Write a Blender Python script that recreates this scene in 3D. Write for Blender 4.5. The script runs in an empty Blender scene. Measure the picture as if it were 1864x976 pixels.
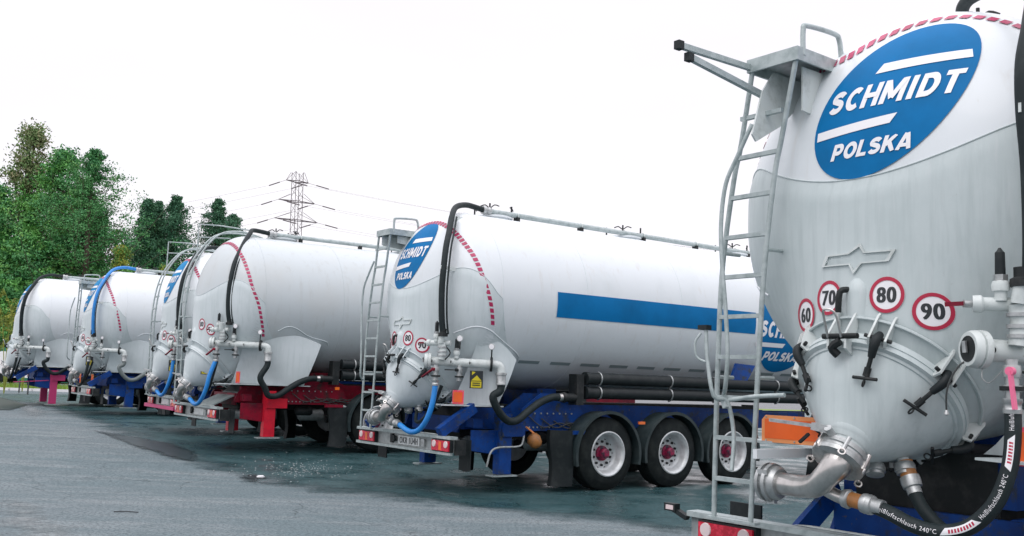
import bpy, bmesh, math, random
import numpy as np
from mathutils import Vector, Matrix
random.seed(7); rng = np.random.default_rng(7)
SC = bpy.context.scene
COL = SC.collection
PI = math.pi
# ------------------------------------------------------------------ camera
W0, H0, FPX = 1864., 976., 1780.5
PITCH, ROLL, EYE = .1168, .0341, 1.468
_cp, _sp, _cr, _sr = math.cos(PITCH), math.sin(PITCH), math.cos(ROLL), math.sin(ROLL)
c_f = Vector((0, _cp, _sp)); _u0 = Vector((0, -_sp, _cp)); _r0 = Vector((1, 0, 0))
c_r = _cr * _r0 + _sr * _u0; c_u = -_sr * _r0 + _cr * _u0
cam_d = bpy.data.cameras.new('camera'); cam = bpy.data.objects.new('camera', cam_d); COL.objects.link(cam)
cam_d.sensor_width = 36; cam_d.lens = FPX / W0 * 36; cam_d.clip_start = .05; cam_d.clip_end = 5000
M = Matrix.Identity(4)
for i in range(3):
    M[i][0] = c_r[i]; M[i][1] = c_u[i]; M[i][2] = -c_f[i]
M[2][3] = EYE
cam.matrix_world = M
SC.camera = cam
# ------------------------------------------------------------------ light
SUN_EL, SUN_AZ = math.radians(52), math.radians(215)     # azimuth clockwise from +Y: behind left
world = bpy.data.worlds.new('World'); SC.world = world; world.use_nodes = True
nt = world.node_tree; nt.nodes.clear()
sky = nt.nodes.new('ShaderNodeTexSky'); sky.sky_type = 'NISHITA'; sky.sun_disc = False
sky.sun_elevation = SUN_EL; sky.sun_rotation = SUN_AZ; sky.dust_density = 3
tc = nt.nodes.new('ShaderNodeTexCoord')
mp = nt.nodes.new('ShaderNodeMapping'); mp.inputs['Scale'].default_value = (1, 1, 3.5)
nz = nt.nodes.new('ShaderNodeTexNoise'); nz.inputs['Scale'].default_value = 1.6; nz.inputs['Detail'].default_value = 5
cr_ = nt.nodes.new('ShaderNodeValToRGB')
cr_.color_ramp.elements[0].position = .3; cr_.color_ramp.elements[0].color = (10.3, 10.0, 10.7, 1)
cr_.color_ramp.elements[1].position = .75; cr_.color_ramp.elements[1].color = (11.4, 11.1, 11.5, 1)
mx = nt.nodes.new('ShaderNodeMix'); mx.data_type = 'RGBA'; mx.inputs[0].default_value = .94
bg = nt.nodes.new('ShaderNodeBackground'); bg.inputs['Strength'].default_value = .1
wo = nt.nodes.new('ShaderNodeOutputWorld')
L = nt.links.new
L(tc.outputs['Generated'], mp.inputs[0]); L(mp.outputs[0], nz.inputs['Vector']); L(nz.outputs[0], cr_.inputs[0])
sep = nt.nodes.new('ShaderNodeSeparateXYZ'); L(tc.outputs['Generated'], sep.inputs[0])
gr = nt.nodes.new('ShaderNodeMapRange'); gr.inputs[1].default_value = .38; gr.inputs[2].default_value = 1.; gr.inputs[3].default_value = .90; gr.inputs[4].default_value = 2.0; L(sep.outputs[2], gr.inputs[0])
vm = nt.nodes.new('ShaderNodeVectorMath'); vm.operation = 'SCALE'; L(cr_.outputs[0], vm.inputs[0]); L(gr.outputs[0], vm.inputs[3])
L(sky.outputs[0], mx.inputs[6]); L(vm.outputs[0], mx.inputs[7]); L(mx.outputs[2], bg.inputs[0]); L(bg.outputs[0], wo.inputs[0])
sd = bpy.data.lights.new('sun', 'SUN'); sd.energy = .55; sd.angle = math.radians(25); sd.color = (1, .96, .93)
sun = bpy.data.objects.new('sun', sd); COL.objects.link(sun)
sun.rotation_euler = (PI / 2 - SUN_EL, 0, -SUN_AZ + PI)
sun.location = (0, 0, 30)
vs = SC.view_settings; vs.view_transform = 'Standard'; vs.look = 'None'; vs.exposure = 0.14; vs.gamma = 1
SC.render.resolution_x, SC.render.resolution_y = 1024, 536
# ------------------------------------------------------------------ materials
def mat(name, col, rough=.5, metal=0., noise=None, bump=None, coat=0., streak=None, spec=.5):
    m = bpy.data.materials.new(name); m.use_nodes = True; n = m.node_tree; b = n.nodes['Principled BSDF']
    b.inputs['Base Color'].default_value = (*col, 1); b.inputs['Roughness'].default_value = rough
    b.inputs['Metallic'].default_value = metal; b.inputs['Coat Weight'].default_value = coat
    b.inputs['Specular IOR Level'].default_value = spec
    tcn = None
    def coords():
        nonlocal tcn
        if tcn is None: tcn = n.nodes.new('ShaderNodeTexCoord')
        return tcn.outputs['Object']
    last = None
    def layer(col2, scale, lo, hi, vec_scale=None, detail=5):
        nonlocal last
        t = n.nodes.new('ShaderNodeTexNoise'); t.inputs['Scale'].default_value = scale; t.inputs['Detail'].default_value = detail
        t.inputs['Roughness'].default_value = .62
        if vec_scale:
            q = n.nodes.new('ShaderNodeMapping'); q.inputs['Scale'].default_value = vec_scale
            n.links.new(coords(), q.inputs[0]); n.links.new(q.outputs[0], t.inputs['Vector'])
        else: n.links.new(coords(), t.inputs['Vector'])
        r = n.nodes.new('ShaderNodeMapRange'); r.inputs[1].default_value = lo; r.inputs[2].default_value = hi
        n.links.new(t.outputs[0], r.inputs[0])
        x = n.nodes.new('ShaderNodeMix'); x.data_type = 'RGBA'; x.inputs[7].default_value = (*col2, 1)
        if last: n.links.new(last, x.inputs[6])
        else: x.inputs[6].default_value = (*col, 1)
        n.links.new(r.outputs[0], x.inputs[0]); last = x.outputs[2]
        return r.outputs[0]
    f = None
    if noise:
        for a in noise: f = layer(*a)
    if streak: 
        for a in streak: layer(a[0], a[1], a[2], a[3], a[4])
    if last: n.links.new(last, b.inputs['Base Color'])
    if bump:
        t = n.nodes.new('ShaderNodeTexNoise'); t.inputs['Scale'].default_value = bump[0]; t.inputs['Detail'].default_value = 4
        n.links.new(coords(), t.inputs['Vector'])
        bp = n.nodes.new('ShaderNodeBump'); bp.inputs['Strength'].default_value = bump[1]; bp.inputs['Distance'].default_value = bump[2]
        n.links.new(t.outputs[0], bp.inputs['Height']); n.links.new(bp.outputs[0], b.inputs['Normal'])
    return m
MT = {}
MT['white'] = mat('white_tank_paint', (.685, .73, .755), .38, coat=.15, spec=.35, noise=[((.62, .67, .69), 1.3, .5, .75)],
                  streak=[((.62, .635, .63), 1.0, .56, .80, (9, 9, .8)), ((.55, .55, .52), 2.0, .68, .9, (14, 14, 1.2))], bump=(2.2, .12, .02))
MT['grey'] = mat('light_grey_tank_paint', (.53, .58, .60), .42, coat=.15, spec=.35, noise=[((.52, .55, .55), 1.1, .45, .75)],
                 streak=[((.46, .49, .49), 1.0, .54, .8, (9, 9, .8))], bump=(2.2, .12, .02))
MT['hopper'] = mat('weathered_grey_hopper_paint', (.53, .595, .60), .45, spec=.35, noise=[((.47, .54, .545), 2.2, .42, .7), ((.40, .43, .425), 26, .68, .8)],
                   streak=[((.44, .505, .51), 1.2, .47, .74, (16, 16, 1.1)), ((.55, .60, .61), 1.5, .56, .78, (22, 22, 1.4)), ((.36, .38, .36), 1.5, .70, .88, (26, 26, 1.0))], bump=(3, .12, .02))
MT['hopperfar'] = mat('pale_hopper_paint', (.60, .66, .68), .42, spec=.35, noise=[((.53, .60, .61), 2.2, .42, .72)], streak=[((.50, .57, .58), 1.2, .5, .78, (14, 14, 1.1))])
MT['fitting'] = mat('white_pipe_paint', (.60, .65, .64), .42, noise=[((.38, .42, .40), 9, .5, .75), ((.25, .22, .18), 30, .66, .8)])
MT['galv'] = mat('galvanised_steel', (.44, .50, .50), .45, .35, noise=[((.28, .34, .34), 14, .42, .7)], bump=(60, .1, .003))
MT['stainless'] = mat('brushed_stainless', (.62, .60, .58), .28, .95, noise=[((.45, .44, .42), 12, .45, .75)])
MT['alu'] = mat('cast_aluminium', (.48, .50, .50), .42, .75, noise=[((.30, .32, .32), 18, .45, .7)])
MT['zinc'] = mat('dull_zinc_pipe', (.38, .41, .41), .5, .5, noise=[((.25, .27, .27), 16, .45, .7)])
MT['rubber'] = mat('black_hose_rubber', (.010, .018, .020), .6, spec=.3, noise=[((.022, .032, .034), 12, .5, .8)])
MT['tyre'] = mat('tyre_rubber', (.010, .014, .015), .85, spec=.2, noise=[((.03, .036, .034), 6, .45, .8)], bump=(40, .2, .004))
MT['plast'] = mat('black_plastic', (.011, .016, .018), .55, spec=.3, noise=[((.028, .035, .035), 7, .5, .8)])
MT['fender'] = mat('grey_black_mudguard_plastic', (.020, .034, .037), .55, spec=.35, noise=[((.05, .066, .068), 5, .45, .8)])
MT['dark'] = mat('oily_black_steel', (.008, .012, .013), .6, .2, noise=[((.05, .05, .05), 9, .5, .8)])
MT['blue'] = mat('blue_chassis_paint', (.003, .055, .27), .5, spec=.25, noise=[((.004, .03, .15), 3, .4, .65), ((.035, .045, .055), 7, .54, .68), ((.10, .095, .085), 26, .63, .72)])
MT['red'] = mat('red_chassis_paint', (.27, .005, .025), .5, spec=.25, noise=[((.10, .005, .018), 3, .4, .65), ((.05, .03, .03), 7, .54, .68), ((.12, .09, .08), 26, .63, .72)])
MT['redleg'] = mat('bright_red_leg_paint', (.68, .012, .035), .4, noise=[((.42, .01, .03), 4, .45, .75)])
MT['bluehose'] = mat('blue_hose_rubber', (.012, .22, .62), .4, noise=[((.02, .15, .42), 5, .45, .8)])
MT['greyhose'] = mat('grey_hose_rubber', (.16, .19, .19), .5)
MT['logo'] = mat('blue_vinyl', (.0, .155, .40), .5, spec=.12, noise=[((.0, .115, .29), 2, .4, .75)])
MT['logoA'] = mat('sky_blue_vinyl', (.0, .22, .47), .5, spec=.12, noise=[((.0, .14, .39), 2, .4, .75)])
MT['vwhite'] = mat('white_vinyl', (.80, .80, .82), .35)
MT['tape'] = mat('crimson_reflective_tape', (.36, .012, .075), .4, noise=[((.55, .05, .16), 3, .4, .7)])
MT['tapegrey'] = mat('silver_reflective_tape', (.24, .30, .31), .35)
MT['ink'] = mat('black_vinyl', (.02, .025, .03), .45)
MT['ring'] = mat('red_vinyl', (.42, .012, .05), .45)
MT['orange'] = mat('orange_retroreflector', (.86, .13, .012), .35, noise=[((.70, .10, .012), 5, .45, .8)])
MT['peach'] = mat('faded_orange_border', (.83, .31, .11), .45)
MT['pinkred'] = mat('pink_red_border', (.85, .07, .12), .45)
MT['yellow'] = mat('yellow_vinyl', (.62, .52, .02), .45)
MT['lampred'] = mat('red_lamp_lens', (.50, .006, .03), .12, coat=.6, noise=[((.75, .03, .07), 24, .5, .6)])
MT['lampwhite'] = mat('clear_lamp_lens', (.72, .60, .60), .12, coat=.6)
MT['amber'] = mat('amber_lamp_lens', (.80, .16, .02), .2, coat=.5)
MT['rim'] = mat('silver_rim_paint', (.60, .63, .64), .4, .25, noise=[((.40, .42, .42), 8, .45, .75)])
MT['hub'] = mat('crimson_hub_paint', (.30, .008, .06), .5, noise=[((.03, .012, .03), 14, .42, .6)])
MT['brown'] = mat('amber_hose_collar', (.36, .15, .04), .45, noise=[((.22, .10, .035), 14, .45, .7)])
MT['pink'] = mat('pink_paint', (.80, .16, .30), .4)
MT['pinkbar'] = mat('magenta_bar_paint', (.50, .04, .16), .45)
MT['bark'] = mat('bark', (.10, .075, .055), .9, noise=[((.05, .04, .03), 5, .4, .7)])
MT['pylon'] = mat('weathered_pylon_steel', (.15, .125, .13), .6, .2)
MT['cord'] = mat('black_cable', (.06, .065, .065), .5)
MT['plate'] = mat('grey_licence_plate', (.55, .58, .58), .4, noise=[((.38, .40, .40), 12, .45, .75)])

def leafmat(name, a, b, c=None, scale=.35):
    m = mat(name, a, .6, noise=[(b, scale, .42, .62)] + ([(c, scale * 3, .55, .75)] if c else []), spec=.25)
    return m
MT['leaf_green'] = leafmat('broadleaf_green', (.09, .29, .075), (.14, .36, .08), (.26, .38, .09))
MT['leaf_dark'] = leafmat('dark_broadleaf_green', (.055, .21, .075), (.09, .27, .085), (.15, .31, .09))
MT['leaf_brown'] = leafmat('browning_leaf', (.13, .24, .08), (.26, .23, .13), (.09, .26, .08), .9)
MT['leaf_yellow'] = leafmat('yellow_green_leaf', (.26, .28, .04), (.14, .22, .05), (.38, .28, .05), .8)
MT['pine'] = leafmat('pine_needles', (.05, .15, .085), (.08, .20, .10), (.03, .11, .065), .6)
MT['grassy'] = mat('grass_blades', (.14, .24, .03), .7, noise=[((.22, .30, .04), 1.5, .4, .7)])

# ------------------------------------------------------------------ mesh builder
class MB:
    def __init__(s): s.v = []; s.f = []; s.m = []; s.mats = []; s.cur = 0
    def use(s, key):
        m = MT[key]
        if m not in s.mats: s.mats.append(m)
        s.cur = s.mats.index(m); return s
    def add(s, vs, fs):
        o = len(s.v); s.v.extend([tuple(map(float, q)) for q in vs])
        for f in fs: s.f.append(tuple(i + o for i in f)); s.m.append(s.cur)
        return s
    def box(s, a, b, ch=0.0):
        x0, y0, z0 = [min(p, q) for p, q in zip(a, b)]; x1, y1, z1 = [max(p, q) for p, q in zip(a, b)]
        vs = [(x0,y0,z0),(x1,y0,z0),(x1,y1,z0),(x0,y1,z0),(x0,y0,z1),(x1,y0,z1),(x1,y1,z1),(x0,y1,z1)]
        return s.add(vs, [(0,3,2,1),(4,5,6,7),(0,1,5,4),(1,2,6,5),(2,3,7,6),(3,0,4,7)])
    def beam(s, p, q, w, h, up=(0, 0, 1)):
        p = Vector(p); q = Vector(q); d = (q - p).normalized(); u = Vector(up)
        if abs(d.dot(u)) > .98: u = Vector((1, 0, 0))
        r = d.cross(u).normalized(); u = r.cross(d)
        vs = []
        for c in (p, q):
            for a, b in ((-1,-1),(1,-1),(1,1),(-1,1)): vs.append(c + r * a * w / 2 + u * b * h / 2)
        return s.add(vs, [(0,1,2,3),(7,6,5,4),(0,4,5,1),(1,5,6,2),(2,6,7,3),(3,7,4,0)])
    def tube(s, pts, r, n=12, smooth=0, caps=True):
        P = [Vector(p) for p in pts]
        rs = r if isinstance(r, (list, tuple)) else [r] * len(P)
        if smooth:
            Q = []; RR = []
            for i in range(len(P) - 1):
                a = P[max(i-1,0)]; b = P[i]; c = P[i+1]; d = P[min(i+2,len(P)-1)]
                for k in range(smooth):
                    t = k / smooth
                    Q.append(.5 * ((2*b) + (-a + c)*t + (2*a - 5*b + 4*c - d)*t*t + (-a + 3*b - 3*c + d)*t**3))
                    RR.append(rs[i] * (1-t) + rs[i+1] * t)
            Q.append(P[-1]); RR.append(rs[-1]); P, rs = Q, RR
        vs = []; nrm = None
        for i, p in enumerate(P):
            d = (P[min(i+1,len(P)-1)] - P[max(i-1,0)])
            if d.length < 1e-9: d = Vector((0,0,1))
            d.normalize()
            if nrm is None:
                nrm = d.orthogonal().normalized()
            nrm = (nrm - d * nrm.dot(d)).normalized(); b = d.cross(nrm)
            for k in range(n):
                a = 2*PI*k/n; vs.append(p + (nrm*math.cos(a) + b*math.sin(a)) * rs[i])
        fs = [(i*n+k, i*n+(k+1)%n, (i+1)*n+(k+1)%n, (i+1)*n+k) for i in range(len(P)-1) for k in range(n)]
        if caps: fs += [tuple(range(n-1,-1,-1)), tuple((len(P)-1)*n+k for k in range(n))]
        return s.add(vs, fs)
    def lathe(s, o, ax, prof, n=32, caps=True):
        """prof: list of (distance along axis, radius)"""
        o = Vector(o); ax = Vector(ax).normalized(); e = ax.orthogonal().normalized(); g = ax.cross(e); vs = []; fs = []
        for t, r in prof:
            for k in range(n):
                a = 2*PI*k/n; vs.append(o + ax*t + (e*math.cos(a)+g*math.sin(a))*max(r, 1e-4))
        for i in range(len(prof)-1):
            for k in range(n): fs.append((i*n+k, i*n+(k+1)%n, (i+1)*n+(k+1)%n, (i+1)*n+k))
        if caps: fs += [tuple(range(n-1,-1,-1)), tuple((len(prof)-1)*n+k for k in range(n))]
        return s.add(vs, fs)
    def cyl(s, p, q, r, n=20):
        p = Vector(p); q = Vector(q); return s.lathe(p, q-p, [(0,r),((q-p).length,r)], n)
    def prism(s, poly, t, plane='xz', at=0.0):
        """closed outline of 2-D points, thickness t from 'at'"""
        def P(a, b, c): return (a, c, b) if plane == 'xz' else ((c, a, b) if plane == 'yz' else (a, b, c))
        n = len(poly)
        vs = [P(a, b, at) for a, b in poly] + [P(a, b, at+t) for a, b in poly]
        return s.add(vs, [tuple(range(n)), tuple(range(2*n-1,n-1,-1))] + [(i,i+n,(i+1)%n+n,(i+1)%n) for i in range(n)])
    def build(s, name, parent=None, sharp=38, loc=None):
        me = bpy.data.meshes.new(name); me.from_pydata(s.v, [], s.f)
        for m in s.mats: me.materials.append(m)
        me.polygons.foreach_set('material_index', s.m)
        me.polygons.foreach_set('use_smooth', [True]*len(s.f))
        bm = bmesh.new(); bm.from_mesh(me); bmesh.ops.recalc_face_normals(bm, faces=bm.faces); bm.to_mesh(me); bm.free()
        me.set_sharp_from_angle(angle=math.radians(sharp)); me.update()
        o = bpy.data.objects.new(name, me); COL.objects.link(o)
        if parent: o.parent = parent
        if loc: o.location = loc
        return o
def tag(o, label=None, cat=None, group=None, kind=None):
    if label: o['label'] = label
    if cat: o['category'] = cat
    if group: o['group'] = group
    if kind: o['kind'] = kind
    return o
def empty(name, loc, rz=0):
    o = bpy.data.objects.new(name, None); COL.objects.link(o); o.location = loc; o.rotation_euler = (0,0,rz); o.empty_display_size = .3
    return o
# ------------------------------------------------------------------ lettering
_tc = {}; TXS = 1
def glyphs(txt, bold=.02, shear=0.):
    k = (txt, bold, shear)
    if k in _tc: return _tc[k]
    cu = bpy.data.curves.new('t', 'FONT'); cu.body = txt; cu.size = 1; cu.offset = bold; cu.shear = shear; cu.resolution_u = 4; cu.dimensions = '2D'; cu.fill_mode = 'BOTH'; cu.space_character = 1.14
    ob = bpy.data.objects.new('t', cu); COL.objects.link(ob)
    dg = bpy.context.evaluated_depsgraph_get(); dg.update()
    me = ob.evaluated_get(dg).to_mesh()
    bm = bmesh.new(); bm.from_mesh(me); bmesh.ops.triangulate(bm, faces=bm.faces); bmesh.ops.remove_doubles(bm, verts=bm.verts, dist=1e-4)
    for _ in range(3):
        es = [e for e in bm.edges if e.calc_length() > .28]
        if not es: break
        bmesh.ops.subdivide_edges(bm, edges=es, cuts=1); bmesh.ops.triangulate(bm, faces=bm.faces)
    bm.verts.index_update()
    vs = np.array([v.co[:2] for v in bm.verts]); fs = [tuple(v.index for v in f.verts) for f in bm.faces]; bm.free()
    ob.evaluated_get(dg).to_mesh_clear(); bpy.data.objects.remove(ob); bpy.data.curves.remove(cu)
    lo = vs.min(0); hi = vs.max(0); vs = (vs - lo) / (hi - lo)
    _tc[k] = (vs, fs); return _tc[k]
def put_text(mb, txt, x0, x1, y0, y1, f, key, bold=.02, shear=0.):
    """lay the word in the box x0..x1, y0..y1 of a 2-D chart mapped by f"""
    vs, fs = glyphs(txt, .008 if bold > .015 else 0., shear)
    mb.use(key); k = abs(y1-y0)*(bold if bold > .015 else 0.)*1.5*(1 if x1 > x0 else -1)
    for n_, sh in enumerate((0., -1., 1.) if k else (0.,)):
        w = (x1-x0) - 2*k
        P = []
        for a, b in vs:
            q = Vector(f(x0+k + a*w + sh*k, y0 + b*(y1-y0)))
            q2 = Vector(f(x0+k + a*w + sh*k + 1e-3, y0 + b*(y1-y0))); q3 = Vector(f(x0+k + a*w + sh*k, y0 + b*(y1-y0) + 1e-3))
            nn = (q2-q).cross(q3-q)
            if nn.length > 1e-12: nn.normalize()
            P.append(q + nn*(.0007*n_)*TXS)
        mb.add(P, fs)
def _arc(cx, cy, rx, ry, a0, a1, n=10):
    return [(cx+rx*math.cos(math.radians(a0+(a1-a0)*i/n)), cy+ry*math.sin(math.radians(a0+(a1-a0)*i/n))) for i in range(n+1)]
_w = .25
LET = {   # heavy block capitals: (advance, centre lines of the strokes) in a cell one unit high
 'S': (.80, [_arc(.40,.685,.27,.19,25,200,10)+_arc(.40,.315,.27,.19,75,-160,14)]),
 'C': (.80, [_arc(.45,.5,.32,.375,50,310,18)]),
 'H': (.86, [[(.13,0),(.13,1)],[(.73,0),(.73,1)],[(.13,.5),(.73,.5)]]),
 'M': (1.10, [[(.12,0),(.12,1)],[(.98,0),(.98,1)],[(.17,.93),(.55,.20)],[(.93,.93),(.55,.20)]]),
 'I': (.40, [[(.20,0),(.20,1)]]),
 'D': (.86, [[(.13,0),(.13,1)],[(.13,.89),(.38,.89)]+_arc(.38,.5,.33,.39,85,-85,12)+[(.38,.11),(.13,.11)]]),
 'T': (.76, [[(.0,.89),(.76,.89)],[(.38,0),(.38,.9)]]),
 'P': (.78, [[(.13,0),(.13,1)],[(.13,.89),(.40,.89)]+_arc(.42,.66,.23,.23,85,-85,10)+[(.40,.43),(.13,.43)]]),
 'O': (.90, [_arc(.45,.5,.32,.38,0,360,26)]),
 'L': (.68, [[(.13,0),(.13,1)],[(.13,.11),(.66,.11)]]),
 'K': (.86, [[(.13,0),(.13,1)],[(.74,1.0),(.20,.42)],[(.40,.58),(.76,0)]]),
 'A': (.90, [[(.10,0),(.42,.98)],[(.80,0),(.48,.98)],[(.22,.27),(.68,.27)]])}
def block_text(mb, txt, x0, x1, y0, y1, f, key, shear=.25, gap=.12):
    tot = sum(LET[c][0] for c in txt)+gap*(len(txt)-1)+shear; k = (x1-x0)/tot; h = y1-y0; mb.use(key); cx = 0.; lay = 0
    def ch(x, y, l):
        y = min(1., max(0., y)); p = Vector(f(x0+(x+shear*y)*k, y0+y*h)); q = Vector(f(x0+(x+shear*y)*k+1e-3, y0+y*h)); r = Vector(f(x0+(x+shear*y)*k, y0+y*h+1e-3))
        n = (q-p).cross(r-p).normalized(); n = n if n.dot(Vector((-1,0,0)) if abs(n.x) > abs(n.y) else Vector((0,-1,0))) > 0 else -n
        return p+n*(.0009*l)
    for c in txt:
        adv, st = LET[c]
        for l, P in enumerate(st):
            Q = []
            for a, b in zip(P, P[1:]):
                m_ = max(1, int(math.hypot(b[0]-a[0], b[1]-a[1])/.25))
                Q += [(a[0]+(b[0]-a[0])*i/m_, a[1]+(b[1]-a[1])*i/m_) for i in range(m_)]
            Q.append(P[-1]); vs = []
            for i, (x, y) in enumerate(Q):
                a = Q[max(0,i-1)]; b = Q[min(len(Q)-1,i+1)]
                if c == 'O' and i in (0, len(Q)-1): a, b = Q[-2], Q[1]
                dx, dy = b[0]-a[0], b[1]-a[1]; d = math.hypot(dx, dy) or 1; nx, ny = -dy/d, dx/d
                hw = _w/2
                if abs(dx) < 1e-6: hw = .13
                elif abs(dy) < 1e-6: hw = .105
                vs += [ch(cx+x-nx*hw, y-ny*hw, l), ch(cx+x+nx*hw, y+ny*hw, l)]
            mb.add(vs, [(2*i, 2*i+1, 2*i+3, 2*i+2) for i in range(len(Q)-1)])
        cx += adv+gap
def disc(mb, cx, cy, ra, rb, f, key, n=48, rings=8, inner=0., shear=0., clip=None):
    vs = []; fs = []
    for j in range(rings+1):
        q = inner + (1-inner)*j/rings
        for k in range(n):
            a = 2*PI*k/n; y = rb*q*math.sin(a); vs.append(f(cx + ra*q*math.cos(a) + shear*y, cy + y))
    for j in range(rings):
        for k in range(n): fs.append((j*n+k, j*n+(k+1)%n, (j+1)*n+(k+1)%n, (j+1)*n+k))
    mb.use(key); mb.add(vs, fs)
def quadstrip(mb, c0, c1, f, key, n=12, m=2):
    """c0,c1: two polylines ends ((xa,ya),(xb,yb)) bottom and top"""
    vs = []; fs = []
    for j in range(m+1):
        for i in range(n+1):
            t = i/n; s_ = j/m
            ax = c0[0][0]*(1-t)+c0[1][0]*t; ay = c0[0][1]*(1-t)+c0[1][1]*t
            bx = c1[0][0]*(1-t)+c1[1][0]*t; by = c1[0][1]*(1-t)+c1[1][1]*t
            vs.append(f(ax*(1-s_)+bx*s_, ay*(1-s_)+by*s_))
    for j in range(m):
        for i in range(n): fs.append((j*(n+1)+i, j*(n+1)+i+1, (j+1)*(n+1)+i+1, (j+1)*(n+1)+i))
    mb.use(key); mb.add(vs, fs)

# ------------------------------------------------------------------ tank surface
ZC, RT, HD, HU = 2.62, 1.25, .78, .70
AX = math.radians(46); CA, SA = math.cos(AX), math.sin(AX); TB = .81
WC = (.23, 1.52); WR = .52                     # hopper small end (u,z), radius
def seam_z(v): return 2.71 + .25*v*v
def head_u(v, z):
    q = (v*v + (z-ZC)**2)/RT**2
    return HU - HD*math.sqrt(max(0., 1-q))
def cone_u(v, z):
    lo, hi = -.5, 3.
    def ins(u):
        a, b = u-WC[0], z-WC[1]; s = a*CA+b*SA; p = -a*SA+b*CA
        return s > 0 and math.hypot(v, p) < WR+TB*s
    u = lo
    while u < hi:
        if ins(u):
            a, b = u-.02, u
            for _ in range(14):
                m = (a+b)/2
                if ins(m): b = m
                else: a = m
            return b
        u += .02
    return 9.
SX = [0,.15,.30,.42,.56,.68,.80,.90,1.0,1.09,1.17,1.22,1.25,1.262,1.27,1.9]; SY = [.095,.10,.125,.155,.20,.25,.305,.345,.345,.31,.25,.14,0,-.3,-1.1,-2]
def seam_y(X): return float(np.interp(abs(X), SX, SY))
def unmap(X, Y, off=0.):
    s_ = math.hypot(X, Y); th = math.atan2(X, Y)
    if s_ <= RT: u = HU - HD*math.sqrt(max(0., 1-(s_/RT)**2)); r = s_
    else: u = HU+s_-RT; r = RT
    k = s_/RT if s_ < RT else 1.
    return (u-off*math.sqrt(max(0,1-k*k)), -(r+off*k)*math.sin(th), ZC+(r+off*k)*math.cos(th))
def smin(a, b, k=.10):
    h = max(0., k-abs(a-b))/k
    return min(a, b) - h*h*k*.25
def surfv(u, z):
    q = 1-(max(0., HU-u)/HD)**2
    return math.sqrt(max(0., RT**2*max(0., q)-(z-ZC)**2))
def rear(v, z, off=.006):
    u = head_u(v, z)
    if z-ZC < seam_y(-v)+.002:
        f = min(1., max(0., (seam_y(-v)-(z-ZC))/.10)); u = u*(1-f)+smin(u, cone_u(v, z))*f - .003
    return u - off
def side_v(z, off=.006): return -math.sqrt(max(0., RT**2-(z-ZC)**2)) - off

def ring_mesh(mb, key, c, r, tube, n=64, axis=(1,0,0)):
    c = Vector(c); ax = Vector(axis).normalized(); e = ax.orthogonal().normalized(); g = ax.cross(e)
    mb.use(key); pts = [c+(e*math.cos(2*PI*k/n)+g*math.sin(2*PI*k/n))*r for k in range(n)]
    vs = []; m = 6
    for k, p in enumerate(pts):
        rd = (p-c).normalized()
        for j in range(m):
            a = 2*PI*j/m; vs.append(p + rd*math.cos(a)*tube + ax*math.sin(a)*tube)
    mb.add(vs, [(k*m+j, ((k+1)%n)*m+j, ((k+1)%n)*m+(j+1)%m, k*m+(j+1)%m) for k in range(n) for j in range(m)])

F0 = Vector((.145, 0, 1.45)); FE1 = Vector((0,-1,0)); FE2 = Vector((-SA,0,CA)); FN = Vector((-CA,0,-SA))   # flange frame, normal points out
def fl(phi, r, d=0.):
    a = math.radians(phi); return F0 + FN*d + (FE2*math.cos(a) + FE1*math.sin(a))*r

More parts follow.
